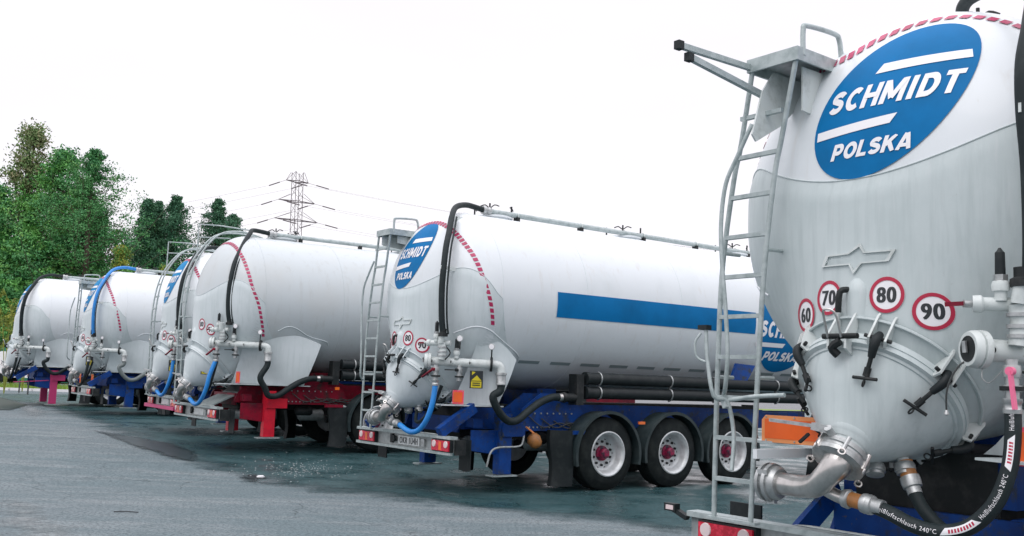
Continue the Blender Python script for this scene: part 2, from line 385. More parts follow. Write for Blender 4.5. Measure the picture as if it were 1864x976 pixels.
def make_trailer(name, pos, ang, cfg):
    root = empty(name, pos, PI/2 - math.radians(ang))
    body = cfg.get('body', 'white'); ch = cfg.get('chassis', 'blue'); near = cfg.get('near', False)
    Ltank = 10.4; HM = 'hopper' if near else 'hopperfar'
    seg = 128 if near else 80
    # ---- tank
    b = MB().use(body)
    prof = []
    for k in range(25):
        a = PI/2*k/24; prof.append((HU-HD*math.cos(a), RT*math.sin(a)))
    us = np.linspace(HU, Ltank-.8, 14)[1:]
    prof += [(u, RT) for u in us] + [(Ltank-.8+.8*math.sin(PI/2*k/10), RT*math.cos(PI/2*k/10)) for k in range(1, 11)]
    b.lathe((0,0,ZC), (1,0,0), prof, seg)
    tank = b.build('tank', root, 60)
    b = MB()
    for u in (.72, 2.2, 4.1, 6.0, 7.9): ring_mesh(b, body, (u,0,ZC), RT, .0045, 120)
    b.build('weld_seam', tank)
    # ---- hopper (cone cut by the tank) and its skin up to the seam
    b = MB().use(HM); n = 160; rows = 44; vs = []; fs = []
    for j in range(rows+1):
        s = 1.5*j/rows
        r = WR+TB*s
        for k in range(n):
            a = 2*PI*k/n; v = -r*math.sin(a); p = r*math.cos(a)
            u = WC[0]+s*CA-p*SA; z = WC[1]+s*SA+p*CA
            w = math.sqrt(max(.0, RT**2-(z-ZC)**2))
            q = min(1, max(0, (u-.60)/.5)); lim = RT*(1-q)+max(.02, w-.01)*q
            if z > 1.62: f_ = min(1, (z-1.62)/.2); lim = lim*(1-f_)+min(lim, max(.01, surfv(u, z)-.03) if u > .35 else lim)*f_
            if z > ZC: lim = min(lim, w-.01 if w > .02 else .01)
            v = max(-lim, min(lim, v))
            # above the seam the sheet runs just under the head
            d = math.hypot(v, z-ZC); th = math.atan2(-v, z-ZC)
            sm = d if u < HU else RT+u-HU
            if sm*math.cos(th) > seam_y(sm*math.sin(th))-.012:
                u = max(u, head_u(v, z)+.04)
                if d > RT-.02: v *= (RT-.02)/d; z = ZC+(z-ZC)*(RT-.02)/d
            if z < 1.37 and u > 1.2: z = 1.40
            vs.append((u, v, z))
    for j in range(rows):
        for k in range(n): fs.append((j*n+k, j*n+(k+1)%n, (j+1)*n+(k+1)%n, (j+1)*n+k))
    fs.append(tuple(range(n-1,-1,-1)))
    b.add(vs, fs)
    half = [(0,.095),(.15,.10),(.30,.125),(.42,.155),(.56,.20),(.68,.25),(.80,.305),(.90,.34),(1.0,.345),(1.09,.31),(1.17,.235),(1.225,.12),(1.252,-.02),(1.265,-.2),(1.272,-.4),(1.278,-.7),(1.28,-1.05)]
    for _ in range(2):
        q = [half[0]]
        for a_, b_ in zip(half, half[1:]): q += [(a_[0]*.75+b_[0]*.25, a_[1]*.75+b_[1]*.25), (a_[0]*.25+b_[0]*.75, a_[1]*.25+b_[1]*.75)]
        half = q + [half[-1]]
    edge = [(-x_, y_) for x_, y_ in reversed(half[1:])] + half
    NX, NY = len(edge)-1, 34; vs = []
    for X, yt in edge:
        for j in range(NY+1):
            t = j/NY
            u_, v_, z_ = unmap(X*(1-.08*t), yt*(1-t)-1.1*t, .003)
            if u_ < HU-.05 and abs(v_) < 1.2: u_ = min(u_, rear(v_, z_, .0))
            vs.append((u_, v_, z_))
    b.add(vs, [(i*(NY+1)+j, (i+1)*(NY+1)+j, (i+1)*(NY+1)+j+1, i*(NY+1)+j+1) for i in range(NX) for j in range(NY)])
    hop = b.build('hopper', root, 50)
    b = MB().use(HM)
    b.tube([unmap(X, Y, .004) for X, Y in edge[8:-8]], .0055, 6); b.build('weld_seam', hop)
    # ---- side gussets / fins
    tipu, tipz = cfg.get('fin', (1.06, 1.78))
    for sg in (-1, 1):
        b = MB().use(HM); NR = 14; NC = 14; vs = []; fs = []
        for j in range(NR+1):
            t = j/NR; z = 1.16 + t*(1.98-1.16)
            u0 = .46 + .02*t; v0 = (.45 + .57*t**.8)*(.86 if near and sg > 0 else 1)
            zt = 1.16 + t*(tipz-1.16) ; u1 = (tipu-.29) + .29*t
            z1 = zt; v1 = (1.12 + .03*math.sin(PI*t))*(.84 if near and sg > 0 else 1)
            for i in range(NC+1):
                q = i/NC; e = 1-(1-q)**2.1
                vs.append((u0*(1-q)+u1*q, sg*(v0*(1-e)+v1*e), z*(1-q)+z1*q + .12*t*math.sin(PI*q)))
        for j in range(NR):
            for i in range(NC): fs.append((j*(NC+1)+i, j*(NC+1)+i+1, (j+1)*(NC+1)+i+1, (j+1)*(NC+1)+i))
        b.add(vs, fs)
        # return face to the tank along the top edge and the front edge
        top = [vs[NR*(NC+1)+i] for i in range(NC+1)]
        b.add(top + [(u, sg*min(abs(v), math.sqrt(max(.01, RT**2-(z-ZC)**2))-.01), z+.03) for u, v, z in top],
              [(i, i+1, NC+1+i+1, NC+1+i) for i in range(NC)])
        fr = [vs[j*(NC+1)+NC] for j in range(NR+1)]
        b.add(fr + [(u-.02, v-sg*.25, z) for u, v, z in fr], [(j, j+1, NR+1+j+1, NR+1+j) for j in range(NR)])
        b.beam((.1, sg*.72, 1.15), (tipu-.15, sg*.98, 1.15), .34, .014)
        g = b.build('support_gusset', root, 50)
        b = MB().use(body if body == 'white' else HM)       # doubler plate outline welded to the tank
        pts = [(tipu+.17, tipz), (tipu+.14, tipz+.07), (tipu-.25, 2.03), (tipu-.5, 2.17), (tipu-.68, 2.2), (tipu-.84, 2.1)]
        for _ in range(2):
            q = [pts[0]]
            for a_, b_ in zip(pts, pts[1:]): q += [(a_[0]*.75+b_[0]*.25, a_[1]*.75+b_[1]*.25), (a_[0]*.25+b_[0]*.75, a_[1]*.25+b_[1]*.75)]
            pts = q + [pts[-1]]
        b.tube([(u, sg*(surfv(u, z)+.003), z) for u, z in pts], .009, 6)
        pts2 = [(u*.86+.06, z-.09) for u, z in pts]
        b.build('doubler_edge', g)
    # ---- reflective tape on the rear rim
    tu = cfg.get('tape', [(-130,.63),(-94,.53),(-63,.37),(-30,.29),(0,.27),(10,.285),(30,.285),(40,.30),(52,.323),(63,.37),(80,.44),(94,.53),(112,.63)])
    if tu:
        b = MB().use('tape'); A_ = [q[0] for q in tu]; U_ = [q[1] for q in tu]
        def tp(th, du):
            u = float(np.interp(th, A_, U_)); us_ = float(np.interp(th-4, A_, U_)*.25+np.interp(th+4, A_, U_)*.25+u*.5)+du
            rr = RT*math.sqrt(max(0., 1-((HU-us_)/HD)**2)) if us_ < HU else RT
            a = math.radians(th); rr += .005
            return (us_-.004, -rr*math.sin(a), ZC+rr*math.cos(a))
        th = A_[0]
        while th < A_[-1]-2.4:
            vs = []
            for i in range(3):
                t2 = th + 2.55*i/2; vs += [tp(t2, -.024), tp(t2, .026)]
            b.add(vs, [(0,1,3,2),(2,3,5,4)])
            th += 3.75
        b.build('reflective_tape', tank)
    # ---- rear logo sticker
    if 'logo' in cfg:
        vc, lk = cfg['logo']; lw = cfg.get('logow', 1.)
        b = MB(); f1 = lambda v, z: (rear(v, z, .007), v, z); f2 = lambda v, z: (rear(v, z, .011), v, z)
        sh = -.31
        disc(b, vc, 3.19, .44*lw, .475, f1, lk, 72, 14, shear=sh*lw)
        X = lambda v: (v + .15)*lw + vc
        quadstrip(b, ((X(-.05), 3.366), (X(-.583), 3.368)), ((X(-.088), 3.428), (X(-.566), 3.424)), f2, 'vwhite', 16, 2)
        quadstrip(b, ((X(.287), 2.990), (X(-.200), 3.021)), ((X(.289), 3.047), (X(-.238), 3.078)), f2, 'vwhite', 16, 2)
        block_text(b, 'SCHMIDT', X(.238), X(-.575), 3.150, 3.298, f2, 'vwhite')
        block_text(b, 'POLSKA', X(.17), X(-.355), 2.845, 2.945, f2, 'vwhite', .28, .08)
        b.build('logo_sticker', tank)
    # ---- speed stickers
    if cfg.get('signs', True):
        for txt, v, z in (('60', .353, 1.933), ('70', .147, 2.023), ('80', -.213, 2.024), ('90', -.43, 1.93)):
            if txt not in cfg.get('signset', ('60','70','80','90')): continue
            v += cfg.get('signdv', 0); z += cfg.get('signdz', 0)
            b = MB(); g1 = lambda a, c: (rear(a, c, .005), a, c); g2 = lambda a, c: (rear(a, c, .008), a, c)
            disc(b, v, z, .092, .102, g1, 'vwhite', 32, 3); disc(b, v, z, .092, .102, g2, 'ring', 32, 1, inner=.80)
            put_text(b, txt, v+.052, v-.052, z-.044, z+.044, g2, 'ink', .03, 0)
            b.build('speed_sticker', hop)
    # ---- embossed maker badge
    if cfg.get('badge', True):
        b = MB()
        g1 = lambda a, c: (rear(a, c, .014), a, c); g3 = lambda a, c: (rear(a, c, .004), a, c); g2 = lambda a, c: (rear(a, c, .019), a, c)
        out = [(.206,2.207),(.175,2.272),(.018,2.276),(-.058,2.325),(-.085,2.274),(-.263,2.276),(-.225,2.212),(-.07,2.208),(-.02,2.150),(.01,2.206)]
        cx, cz = -.03, 2.24
        for r_, key, up in ((1., HM, g1),):
            n_ = len(out); dense = []
            for i in range(n_):
                a_, b_ = out[i], out[(i+1)%n_]
                for k in range(4): dense.append((a_[0]+(b_[0]-a_[0])*k/4, a_[1]+(b_[1]-a_[1])*k/4))
            m_ = len(dense); inn = [(cx+(x-cx)*.9, cz+(z-cz)*.78) for x, z in dense]
            b.use('fitting'); b.add([g1(*q) for q in dense]+[g3(*q) for q in dense], [(i,(i+1)%m_,m_+(i+1)%m_,m_+i) for i in range(m_)])
            b.add([g1(*q) for q in dense]+[g1(*q) for q in inn], [(i,(i+1)%m_,m_+(i+1)%m_,m_+i) for i in range(m_)])
            b.add([g1(*q) for q in inn]+[g3(*q) for q in inn], [(i,(i+1)%m_,m_+(i+1)%m_,m_+i) for i in range(m_)])
        if near:
            put_text(b, 'SpitzerSilo', .165, .01, 2.222, 2.256, g2, HM, .0, .2); put_text(b, 'Fahrzeuge', -.085, -.225, 2.226, 2.258, g2, HM, .0, .2)
        b.build('badge', hop)
    # ---- weld ring and horn bracket at the hopper mouth
    b = MB().use(HM)
    c = F0 - FN*.11
    ring_mesh(b, HM, c, .535, .009, 96, tuple(FN))
    b.lathe(tuple(F0-FN*.12), tuple(FN), [(0,.535),(.02,.50),(.06,.455),(.085,.452)], 96)
    b.lathe(tuple(F0+FN*-.035), tuple(FN), [(0,.44),(0,.488),(.035,.488),(.038,.47),(.06,.468),(.062,.44)], 96)
    b.build('mouth_flange', hop)
    if cfg.get('horn', True):
        b = MB().use(HM)
        b.lathe((-.10,-.035,1.90), (0,0,1), [(0,.07),(.14,.07),(.19,.06),(.225,.03),(.23,.001)], 24)
        b.use('dark'); b.tube([(-.15,.0,2.06),(-.19,.03,2.045),(-.185,.045,1.93)], .018, 8, 3)
        b.build('vent_bracket', hop)
    # ---- discharge cover
    b = MB().use(HM)
    nose = Vector((-.15, .015, 1.20)); ax_ = (nose - F0)
    vs = []; n = 72; NRW = 26
    for j in range(NRW+1):
        t = j/NRW
        r = .455*(1-t)**.88*.74 + .455*.26*(1-t) + .115*t
        r = .445*(1-t)+.125*t + .045*math.sin(PI*min(1, t*1.05))*(1-t)
        cc_ = F0 + FN*.02 + (Vector((-.165,.015,1.165)) - F0 - FN*.02)*t
        dx = Vector((-.55,0,-.83)).normalized()
        for k in range(n):
            a = 2*PI*k/n; vs.append(cc_ + (FE2*math.cos(a)+FE1*math.sin(a))*r)
    b.add(vs, [(j*n+k, j*n+(k+1)%n, (j+1)*n+(k+1)%n, (j+1)*n+k) for j in range(NRW) for k in range(n)])
    b.lathe(tuple(F0+FN*.0), tuple(FN), [(0,.44),(0,.482),(.03,.480),(.032,.452),(.045,.445)], 96)
    b.use(HM).lathe((-.10,.012,1.235), (-.66,.05,-.75), [(0,.175),(.035,.165),(.06,.15),(.08,.125),(.12,.118),(.15,.118)], 40)
    cover = b.build('discharge_cover', root, 50)
    # ---- lugs, clamps, hinge
    def lug(phi, par, r0=.40, r1=.53):
        b = MB().use('fitting' if near else HM)
        a = math.radians(phi); rd = FE2*math.cos(a)+FE1*math.sin(a); tg = (-FE2*math.sin(a)+FE1*math.cos(a))
        for dt in (-.045, .045):
            o = F0 + tg*dt
            P = [o+rd*.485+FN*.03, o+rd*.53+FN*.02, o+rd*.56-FN*.12, o+rd*.54-FN*.19, o+rd*.46-FN*.11, o+rd*.455-FN*.03]
            w = tg*.006
            b.add([p-w for p in P]+[p+w for p in P], [(0,1,2,3,4,5),(11,10,9,8,7,6)]+[(i,(i+1)%6,6+(i+1)%6,6+i) for i in range(6)])
        b.use('dark').cyl(o+rd*.515+FN*.0-tg*.12, o+rd*.515+FN*.0+tg*.03, .011, 10)
        return b.build('lug', par)
    def clamp(phi):
        a = math.radians(phi); rd = FE2*math.cos(a)+FE1*math.sin(a); tg = (-FE2*math.sin(a)+FE1*math.cos(a))
        b = MB().use('plast')
        b.tube([F0+rd*.515-FN*.03, F0+rd*.53+FN*.02, F0+rd*.51+FN*.06, F0+rd*.46+FN*.095], [.022,.027,.026,.02], 10, 4)
        b.use('dark').tube([F0+rd*.47+FN*.09, F0+rd*.40+FN*.16], .013, 8)
        b.tube([F0+rd*.42+FN*.14, F0+rd*.385+FN*.175], .020, 8)
        k = (tg*.85+rd*.25).normalized(); o_ = F0+rd*.385+FN*.19
        b.tube([o_-k*.07, o_+k*.07], .0095, 8)
        ring_mesh(b, 'dark', tuple(o_-rd*.02+FN*.02), .018, .005, 14, tuple(tg))
        return b.build('cover_clamp', cover)
    for phi in cfg.get('clamps', (-108, -74, -39, 24, 69, 129, 180)):
        lug(phi, hop); clamp(phi)
    b = MB().use('fitting' if near else HM)
    for v in (-.055, .055):
        o = Vector((0, v, 0))
        P = [o+fl(0,.46,.05), o+fl(0,.42,.08), o+fl(0,.49,.095), o+fl(0,.545,.03), o+fl(0,.555,-.15), o+fl(0,.49,-.08)]
        w = Vector((0,.007,0)); b.add([p-w for p in P]+[p+w for p in P], [(0,1,2,3,4,5),(11,10,9,8,7,6)]+[(i,(i+1)%6,6+(i+1)%6,6+i) for i in range(6)])
    b.use('dark').cyl(fl(0,.53,.04)+Vector((0,-.13,0)), fl(0,.53,.04)+Vector((0,.09,0)), .016, 12)
    b.tube([fl(0,.52,.07)+Vector((0,-.03,0)), fl(0,.50,.10)+Vector((0,.02,0)), fl(0,.45,.11)], .024, 8, 3)
    b.use('stainless').tube([fl(0,.55,.07)+Vector((0,.035,0)), fl(0,.66,.02)+Vector((0,.03,0)), fl(0,.70,.01)+Vector((0,.015,0)), fl(0,.70,.01)+Vector((0,-.03,0)), fl(0,.66,.02)+Vector((0,-.05,0)), fl(0,.55,.07)+Vector((0,-.05,0))], .007, 8, 4)
    b.build('cover_hinge', cover)
    # ---- outlet elbow
    b = MB().use('alu'); nd = Vector((-.66,.05,-.75)).normalized(); nk = Vector((-.165,.016,1.165))
    b.lathe(nk+nd*.025, nd, [(0,.12),(0,.152),(.03,.156),(.035,.148),(.05,.148),(.055,.152),(.08,.148),(.085,.11)], 36)
    for k in range(6):
        a = 2*PI*k/6; e = nd.orthogonal().normalized(); g = nd.cross(e); p = nk+nd*.06+(e*math.cos(a)+g*math.sin(a))*.15
        b.cyl(p-nd*.05, p+nd*.05, .013, 8); 
        ring_mesh(b, 'stainless', tuple(p+nd*.05+(p-nk).normalized()*.015), .018, .006, 12, tuple(g if k%2 else e))
    of = b.build('outlet_flange', root)
    b = MB().use('stainless')
    b.tube([nk+nd*.07, nk+nd*.12, (-.262,.07,1.015), (-.24,.15,.955), (-.19,.27,.93), (-.16,.38,.928), (-.15,.47,.928)], [.098,.085,.070,.067,.066,.066,.066], 24, 5)
    b.tube([(-.21,.16,.95), (-.19,.06,.905), (-.185,.0,.893)], .036, 16, 3)
    elbow = b.build('outlet_elbow', root, 50)
    b = MB().use('alu'); b.lathe((-.15,.46,.928), (0,1,0), [(0,.066),(0,.085),(.02,.10),(.045,.10),(.045,.112),(.065,.116),(.07,.10),(.09,.10),(.09,.116),(.115,.112),(.12,.09),(.13,.088)], 32)
    for k in range(3):
        a = 2*PI*k/3+.4; b.beam((-.15+.105*math.cos(a), .49, .928+.105*math.sin(a)), (-.15+.105*math.cos(a), .56, .928+.105*math.sin(a)), .03, .03)
    b.build('coupling_cap', elbow)
    b = MB().use('alu')                                  # butterfly valve lever
    b.tube([nk+nd*.03+FE2*.13, nk+nd*.03+FE2*.20], .022, 10)
    b.beam((-.32,.09,1.285), (-.33,.40,1.305), .035, .018); b.beam((-.30,.03,1.27), (-.32,.12,1.285), .05, .04)
    b.use('dark'); b.beam((-.33,.14,1.24),(-.33,.2,1.19),.02,.015)
    b.build('valve_lever', of)
    # lower nubs
    b = MB().use(HM)
    for k, (p, d) in enumerate((((.10,.0,1.14), (-.25,-.16,-.62)), ((.16,-.13,1.16), (-.12,-.2,-.6)))):
        p = Vector(p); d = Vector(d).normalized()
        b.use(HM).cyl(p, p+d*.10, .033, 16); b.use('alu').lathe(p+d*.07, d, [(0,.034),(0,.05),(.02,.058),(.045,.058),(.05,.05),(.065,.05),(.07,.03)], 24)
        b.beam(p+d*.09+Vector((0,.06,0)), p+d*.09+Vector((0,.085,0)), .03, .03)
    b.build('drain_stub', root)
    # ---- blower hose (outlet to manifold)
    hk = cfg.get('hose', 'rubber'); hr = .040 if near else .036
    mz = cfg.get('mz', 0.); mu = cfg.get('mu', 0.)
    b = MB().use('alu')
    b.lathe((-.187,.01,.895), (.02,-1,-.10), [(0,.036),(0,.05),(.03,.055),(.04,.045)], 20)
    if near: b.use('brown').lathe((-.186,-.03,.892), (.02,-1,-.12), [(0,.042),(.085,.042)], 20)
    b.use('alu').lathe((-.185,-.105,.882), (.02,-1,-.12), [(0,.045),(0,.052),(.02,.056),(.035,.05),(.04,.056),(.06,.052),(.065,.042),(.12,.042)], 20)
    b.use(hk); path = [(-.183,-.17,.872),(-.175,-.26,.845),(-.165,-.38,.80),(-.155,-.52,.782),(-.14,-.67,.825),(-.115,-.79,.95),(-.085,-.85,1.12),(-.06,-.862,1.28),(-.045+mu,-.858,1.43+mz)]
    b.tube(path, hr, 20, 8)
    b.use('alu').lathe((-.047+mu,-.858,1.40+mz), (0,0,1), [(0,.045),(.02,.047),(.025,.042),(.05,.042),(.055,.047),(.075,.047)], 20)
    hose = b.build('discharge_hose', root, 50)
    if near:
        # white lettering and labels laid on the hose
        P = [Vector(p) for p in path]; Q = []
        for i in range(len(P)-1):
            a_ = P[max(i-1,0)]; b_ = P[i]; c_ = P[i+1]; d_ = P[min(i+2,len(P)-1)]
            for k in range(12):
                t = k/12; Q.append(.5*((2*b_)+(-a_+c_)*t+(2*a_-5*b_+4*c_-d_)*t*t+(-a_+3*b_-3*c_+d_)*t**3))
        Q.append(P[-1]); cum = [0]
        for i in range(1, len(Q)): cum.append(cum[-1]+(Q[i]-Q[i-1]).length)
        camloc = Vector((-2.9,-2.75,1.45))                     # side of the hose the print is on (outwards, rearwards)
        def hf(off):
            def f(s_, y):
                s_ = max(0, min(cum[-1]-1e-4, s_)); i = max(0, min(len(Q)-2, int(np.searchsorted(cum, s_))-1)); t = (s_-cum[i])/(cum[i+1]-cum[i])
                p = Q[i].lerp(Q[i+1], t); d = (Q[i+1]-Q[i]).normalized(); o = (Vector((-.95,-.25,.15))).normalized(); o = (o-d*o.dot(d)).normalized(); n_ = o.cross(d).normalized()
                a = y/hr; return p + (o*math.cos(a)+n_*math.sin(a))*(hr+off)
            return f
        b = MB(); f = hf(.0012); g = hf(.002)
        put_text(b, 'Heißluftschlauch 240°C', .02, .37, -.012, .012, f, 'vwhite', .0)
        quadstrip(b, ((.385,-.018),(.60,-.018)), ((.415,.018),(.57,.018)), f, 'vwhite', 14, 3)
        for k in range(9):
            x_ = .43+.016*k; quadstrip(b, ((x_,-.010),(x_+.010,-.010)), ((x_+.002,.008),(x_+.012,.008)), g, 'ring', 1, 1)
        put_text(b, 'Heißluftschlauch 240°C', .61, .86, -.012, .012, f, 'vwhite', .0)
        quadstrip(b, ((.88,-.016),(1.06,-.016)), ((.90,.016),(1.03,.016)), f, 'vwhite', 12, 3)
        for k in range(7):
            x_ = .915+.016*k; quadstrip(b, ((x_,-.010),(x_+.010,-.010)), ((x_+.002,.008),(x_+.012,.008)), g, 'ring', 1, 1)
        put_text(b, 'Heißluftschlauch 240°C', 1.08, 1.33, -.012, .012, f, 'vwhite', .0)
        b.build('hose_print', hose)
    # second hose from the drain stub
    b = MB(); p = Vector((.135,-.165,1.08)); 
    if near:
        d = Vector((-.12,-.3,-.62)).normalized(); p = Vector((.148,-.155,1.10))
        b.use('brown').lathe(p, d, [(0,.045),(.09,.045)], 20); b.use('alu').lathe(p+d*.09, d, [(0,.045),(0,.054),(.03,.056),(.06,.052),(.065,.04),(.10,.04)], 20)
        q = p+d*.18
        b.use('rubber').tube([q, (.11,-.29,.85),(.13,-.40,.75),(.2,-.58,.66),(.38,-.82,.64),(.6,-1.0,.70)], .036, 16, 6)
    else:
        b.use('rubber').tube([(.10,-.18,1.05), (.02,-.3,.92), (-.02,-.5,.93), (.0,-.72,1.1), (.06,-.85,1.4+mz)], .024, 12, 6)
    b.build('drain_hose', root)
    # ---- manifold (right side)
    MZ = 1.72+mz; U0 = -.05+mu
    b = MB().use('fitting')
    pA = Vector((U0-.01,-.70,MZ+.0)); pB = Vector((.64+mu,-1.14,MZ-.02)); dr = (pB-pA).normalized()
    b.cyl(pA, pB, .058, 28)
    b.lathe(pA-dr*.06, dr, [(0,.07),(0,.088),(.015,.096),(.04,.098),(.042,.088),(.05,.088),(.052,.100),(.085,.100),(.088,.075)], 32)
    b.use('dark').lathe(pA-dr*.062, dr, [(-.001,.001),(-.001,.068),(.003,.068)], 24)
    b.use('alu').tube([pA-dr*.075+Vector((0,0,-.02)), pA-dr*.08+Vector((0,0,.04))], .014, 8)
    b.use('dark').lathe(pB-dr*.02, dr, [(0,.06),(0,.095),(.03,.095),(.03,.06)], 28)
    b.use('fitting').tube([pB, pB+dr*.06, pB+dr*.11+Vector((0,0,-.02)), pB+dr*.13+Vector((0,0,-.08)), pB+dr*.13+Vector((0,0,-.15))], .055, 20, 5)
    for t in (.12,.42,.72):
        p = pA.lerp(pB, t); b.use('fitting').cyl(p+Vector((-.05,.0,.0))*1, p+Vector((-.085,-.02,.0)), .026, 16)
        b.use('dark').cyl(p+Vector((-.084,-.02,0)), p+Vector((-.088,-.02,0)), .018, 12)
    man = b.build('manifold_pipe', root, 45)
    # valves on the manifold
    def ball_valve(u, v, z, down=True, hand='pink', hdir=(0,-.02,-1), par=man, L_=.19):
        b = MB().use('alu'); sg = -1 if down else 1
        b.lathe((u,v,z), (0,0,sg), [(0,.03),(.03,.03),(.03,.042),(.06,.045),(.09,.042),(.09,.034),(.13,.034),(.13,.048),(.16,.048),(.16,.034),(.2,.034)], 18)
        b.use('dark').lathe((u,v,z+sg*.135), (0,0,sg), [(0,.03),(0,.062),(.022,.062),(.022,.03)], 8)
        b.use(hand); h = Vector(hdir).normalized(); o = Vector((u-.06,v-.02,z+sg*.06)); b.cyl(o+Vector((.02,0,0)), o-Vector((.012,0,0)), .022, 12)
        b.beam(o, o+h*L_, .014, .032, up=(1,0,0))
        b.build('ball_valve', par)
    ball_valve(-.045+mu, -.858, MZ-.05, True, 'pink' if near else 'red', (.0,-.1,-1) if near else (-.3,.5,-.4))
    ball_valve(.26+mu, -.95, MZ-.05, True, 'dark', (-.6,.8,0), L_=.16)
    # safety valves (dark caps standing up)
    for (u, v, z, s_) in ((-.02+mu, -.80, 1.99+mz, 1.), (.22+mu, -.93, MZ+.06, 1.1)):
        b = MB().use('fitting').lathe((u,v,z-.02), (0,0,1), [(0,.03),(.05,.03),(.05,.042),(.08,.045),(.10,.040),(.105,.03)], 16)
        b.use('alu').lathe((u,v,z+.085), (0,0,1), [(0,.03),(0,.036),(.03,.036),(.03,.028)], 6)
        b.use('plast').lathe((u,v,z+.115), (0,0,1), [(0,.026*s_),(.115,.024*s_),(.125,.015),(.14,.006)], 14)
        b.build('safety_valve', man)
    # upper small manifold with tap, joins the overhead hose
    b = MB().use('fitting'); z1 = 1.955+mz
    b.cyl((U0-.02,-.70,z1), (.12+mu,-.93,z1), .036, 20); b.lathe((U0-.035,-.685,z1), (.5,-.85,0), [(0,.03),(0,.044),(.04,.046),(.05,.036)], 20)
    b.tube([(.03+mu,-.86,z1), (.04+mu,-.87,1.86+mz), (.03+mu,-.86,MZ+.02)], .05, 16, 3)
    for zz in (1.90, 1.84, 1.79): b.use('alu').lathe((.035+mu,-.865,zz+mz-.01), (0,0,1), [(0,.05),(0,.062),(.02,.062),(.02,.05)], 10)
    b.use('fitting').cyl((.0+mu,-.88,z1), (.0+mu,-.90,z1+.12), .04, 16)
    b.use('alu').cyl((U0-.04,-.68,z1), (U0-.07,-.655,z1), .02, 10); b.use('red').beam((U0-.06,-.66,z1+.002), (U0-.10,-.57,z1-.003), .016, .022)
    b.use('plast').tube([(.05+mu,-.9,z1-.03), (.12+mu,-.93,1.83+mz), (.06+mu,-.9,1.74+mz)], .009, 6, 4)
    b.build('valve_block', man)
    # gauges on the far side
    for (u, v, z) in ((.22+mu,-1.0,2.02+mz), (.60+mu,-1.19,1.93+mz)):
        b = MB(); b.use('alu').lathe((u,v,z), (-.7,-.7,0), [(0,.038),(.02,.042),(.022,.036)], 20); b.use('vwhite').lathe((u-.016,v-.016,z), (-.7,-.7,0), [(0,.001),(.001,.034),(.002,.001)], 20); b.use('dark').cyl((u,v,z-.03),(u,v,z-.14),.01,8); b.build('pressure_gauge', man)
    # ---- pressure hose running over the top
    hz = cfg.get('hz', 0.); hu = cfg.get('hu', 0.)
    b = MB().use(cfg.get('overhose', 'rubber'))
    path = [(.015+hu,-.90,2.08+mz),(-.02+hu,-.905,2.3+mz*.7),(-.035+hu,-.905,2.65),(-.015+hu,-.895,2.95),(.05+hu,-.83,3.24),(.17+hu,-.70,3.47),(.33+hu,-.50,3.72),(.52+hu*.8,-.30,3.90),(.78,-.15,3.985),(1.0,-.09,3.985),(1.15,-.08,3.965)]
    if near: path = [(.015,-.935,2.08),(.0,-.95,2.3),(-.015,-.955,2.65),(-.03,-.945,2.95),(-.01,-.94,3.2),(.10,-.93,3.45),(.36,-.82,3.72),(.60,-.55,3.91),(.82,-.25,3.985),(1.0,-.10,3.985),(1.15,-.08,3.965)]
    b.tube(path, .041, 18, 6)
    b.use('alu').lathe((1.12,-.08,3.967), (1,0,-.01), [(0,.04),(0,.06),(.05,.062),(.06,.05),(.10,.05),(.11,.06),(.14,.056),(.15,.04)], 20)
    b.use('dark').lathe((.015+hu,-.90,2.04+mz), (0,0,1), [(0,.05),(.0,.064),(.04,.064),(.05,.046),(.10,.046)], 16)
    for i_ in (3, 6):
        p = Vector(path[i_]); q = Vector((rear(p.y, p.z) + .03, p.y*.98, p.z*.995))
        b.use('fitting').beam(p+Vector((-.045,0,.0)), q, .014, .05)
    b.build('overhead_hose', root, 50)
    # second thin line beside the hose
    b = MB().use('rubber').tube([(p[0]+.045, p[1]-.055, p[2]-.01) for p in path[:7]], .013, 8, 6); b.build('air_line', root)
    # ---- top pipe with hatches
    b = MB().use('galv'); b.tube([(1.26,-.08,3.962), (Ltank-.9,-.08,3.94)], .040, 18)
    for u in (1.75, 3.0, 4.35, 5.6, 6.95, 8.2):
        b.use('dark').beam((u,-.08,3.86), (u,-.08,3.93), .10, .05, up=(1,0,0)); ring_mesh(b, 'fitting', (u,-.08,3.952), .047, .007, 16)
    b.build('top_pipe', root)
    for u in (1.45, 4.1, 6.75):
        b = MB().use(body).lathe((u,.12,3.78), (0,0,1), [(0,.27),(.11,.27),(.11,.30),(.135,.30),(.15,.25),(.17,.12),(.175,.001)], 36)
        for k in range(4):
            a = PI/4+PI/2*k; c_ = Vector((u+.28*math.cos(a), .12+.28*math.sin(a), 3.955))
            b.use('dark').cyl(c_-Vector((0,0,.05)), c_+Vector((0,0,.13)), .013, 8)
            t_ = Vector((-math.sin(a), math.cos(a), 0))
            b.tube([c_-t_*.14+Vector((0,0,.085)), c_-t_*.07+Vector((0,0,.105)), c_+Vector((0,0,.06)), c_+t_*.07+Vector((0,0,.105)), c_+t_*.14+Vector((0,0,.085))], .009, 6, 3)
        b.build('top_hatch', tank)
    # ---- ladder
    ls = cfg.get('ladder', 'A')
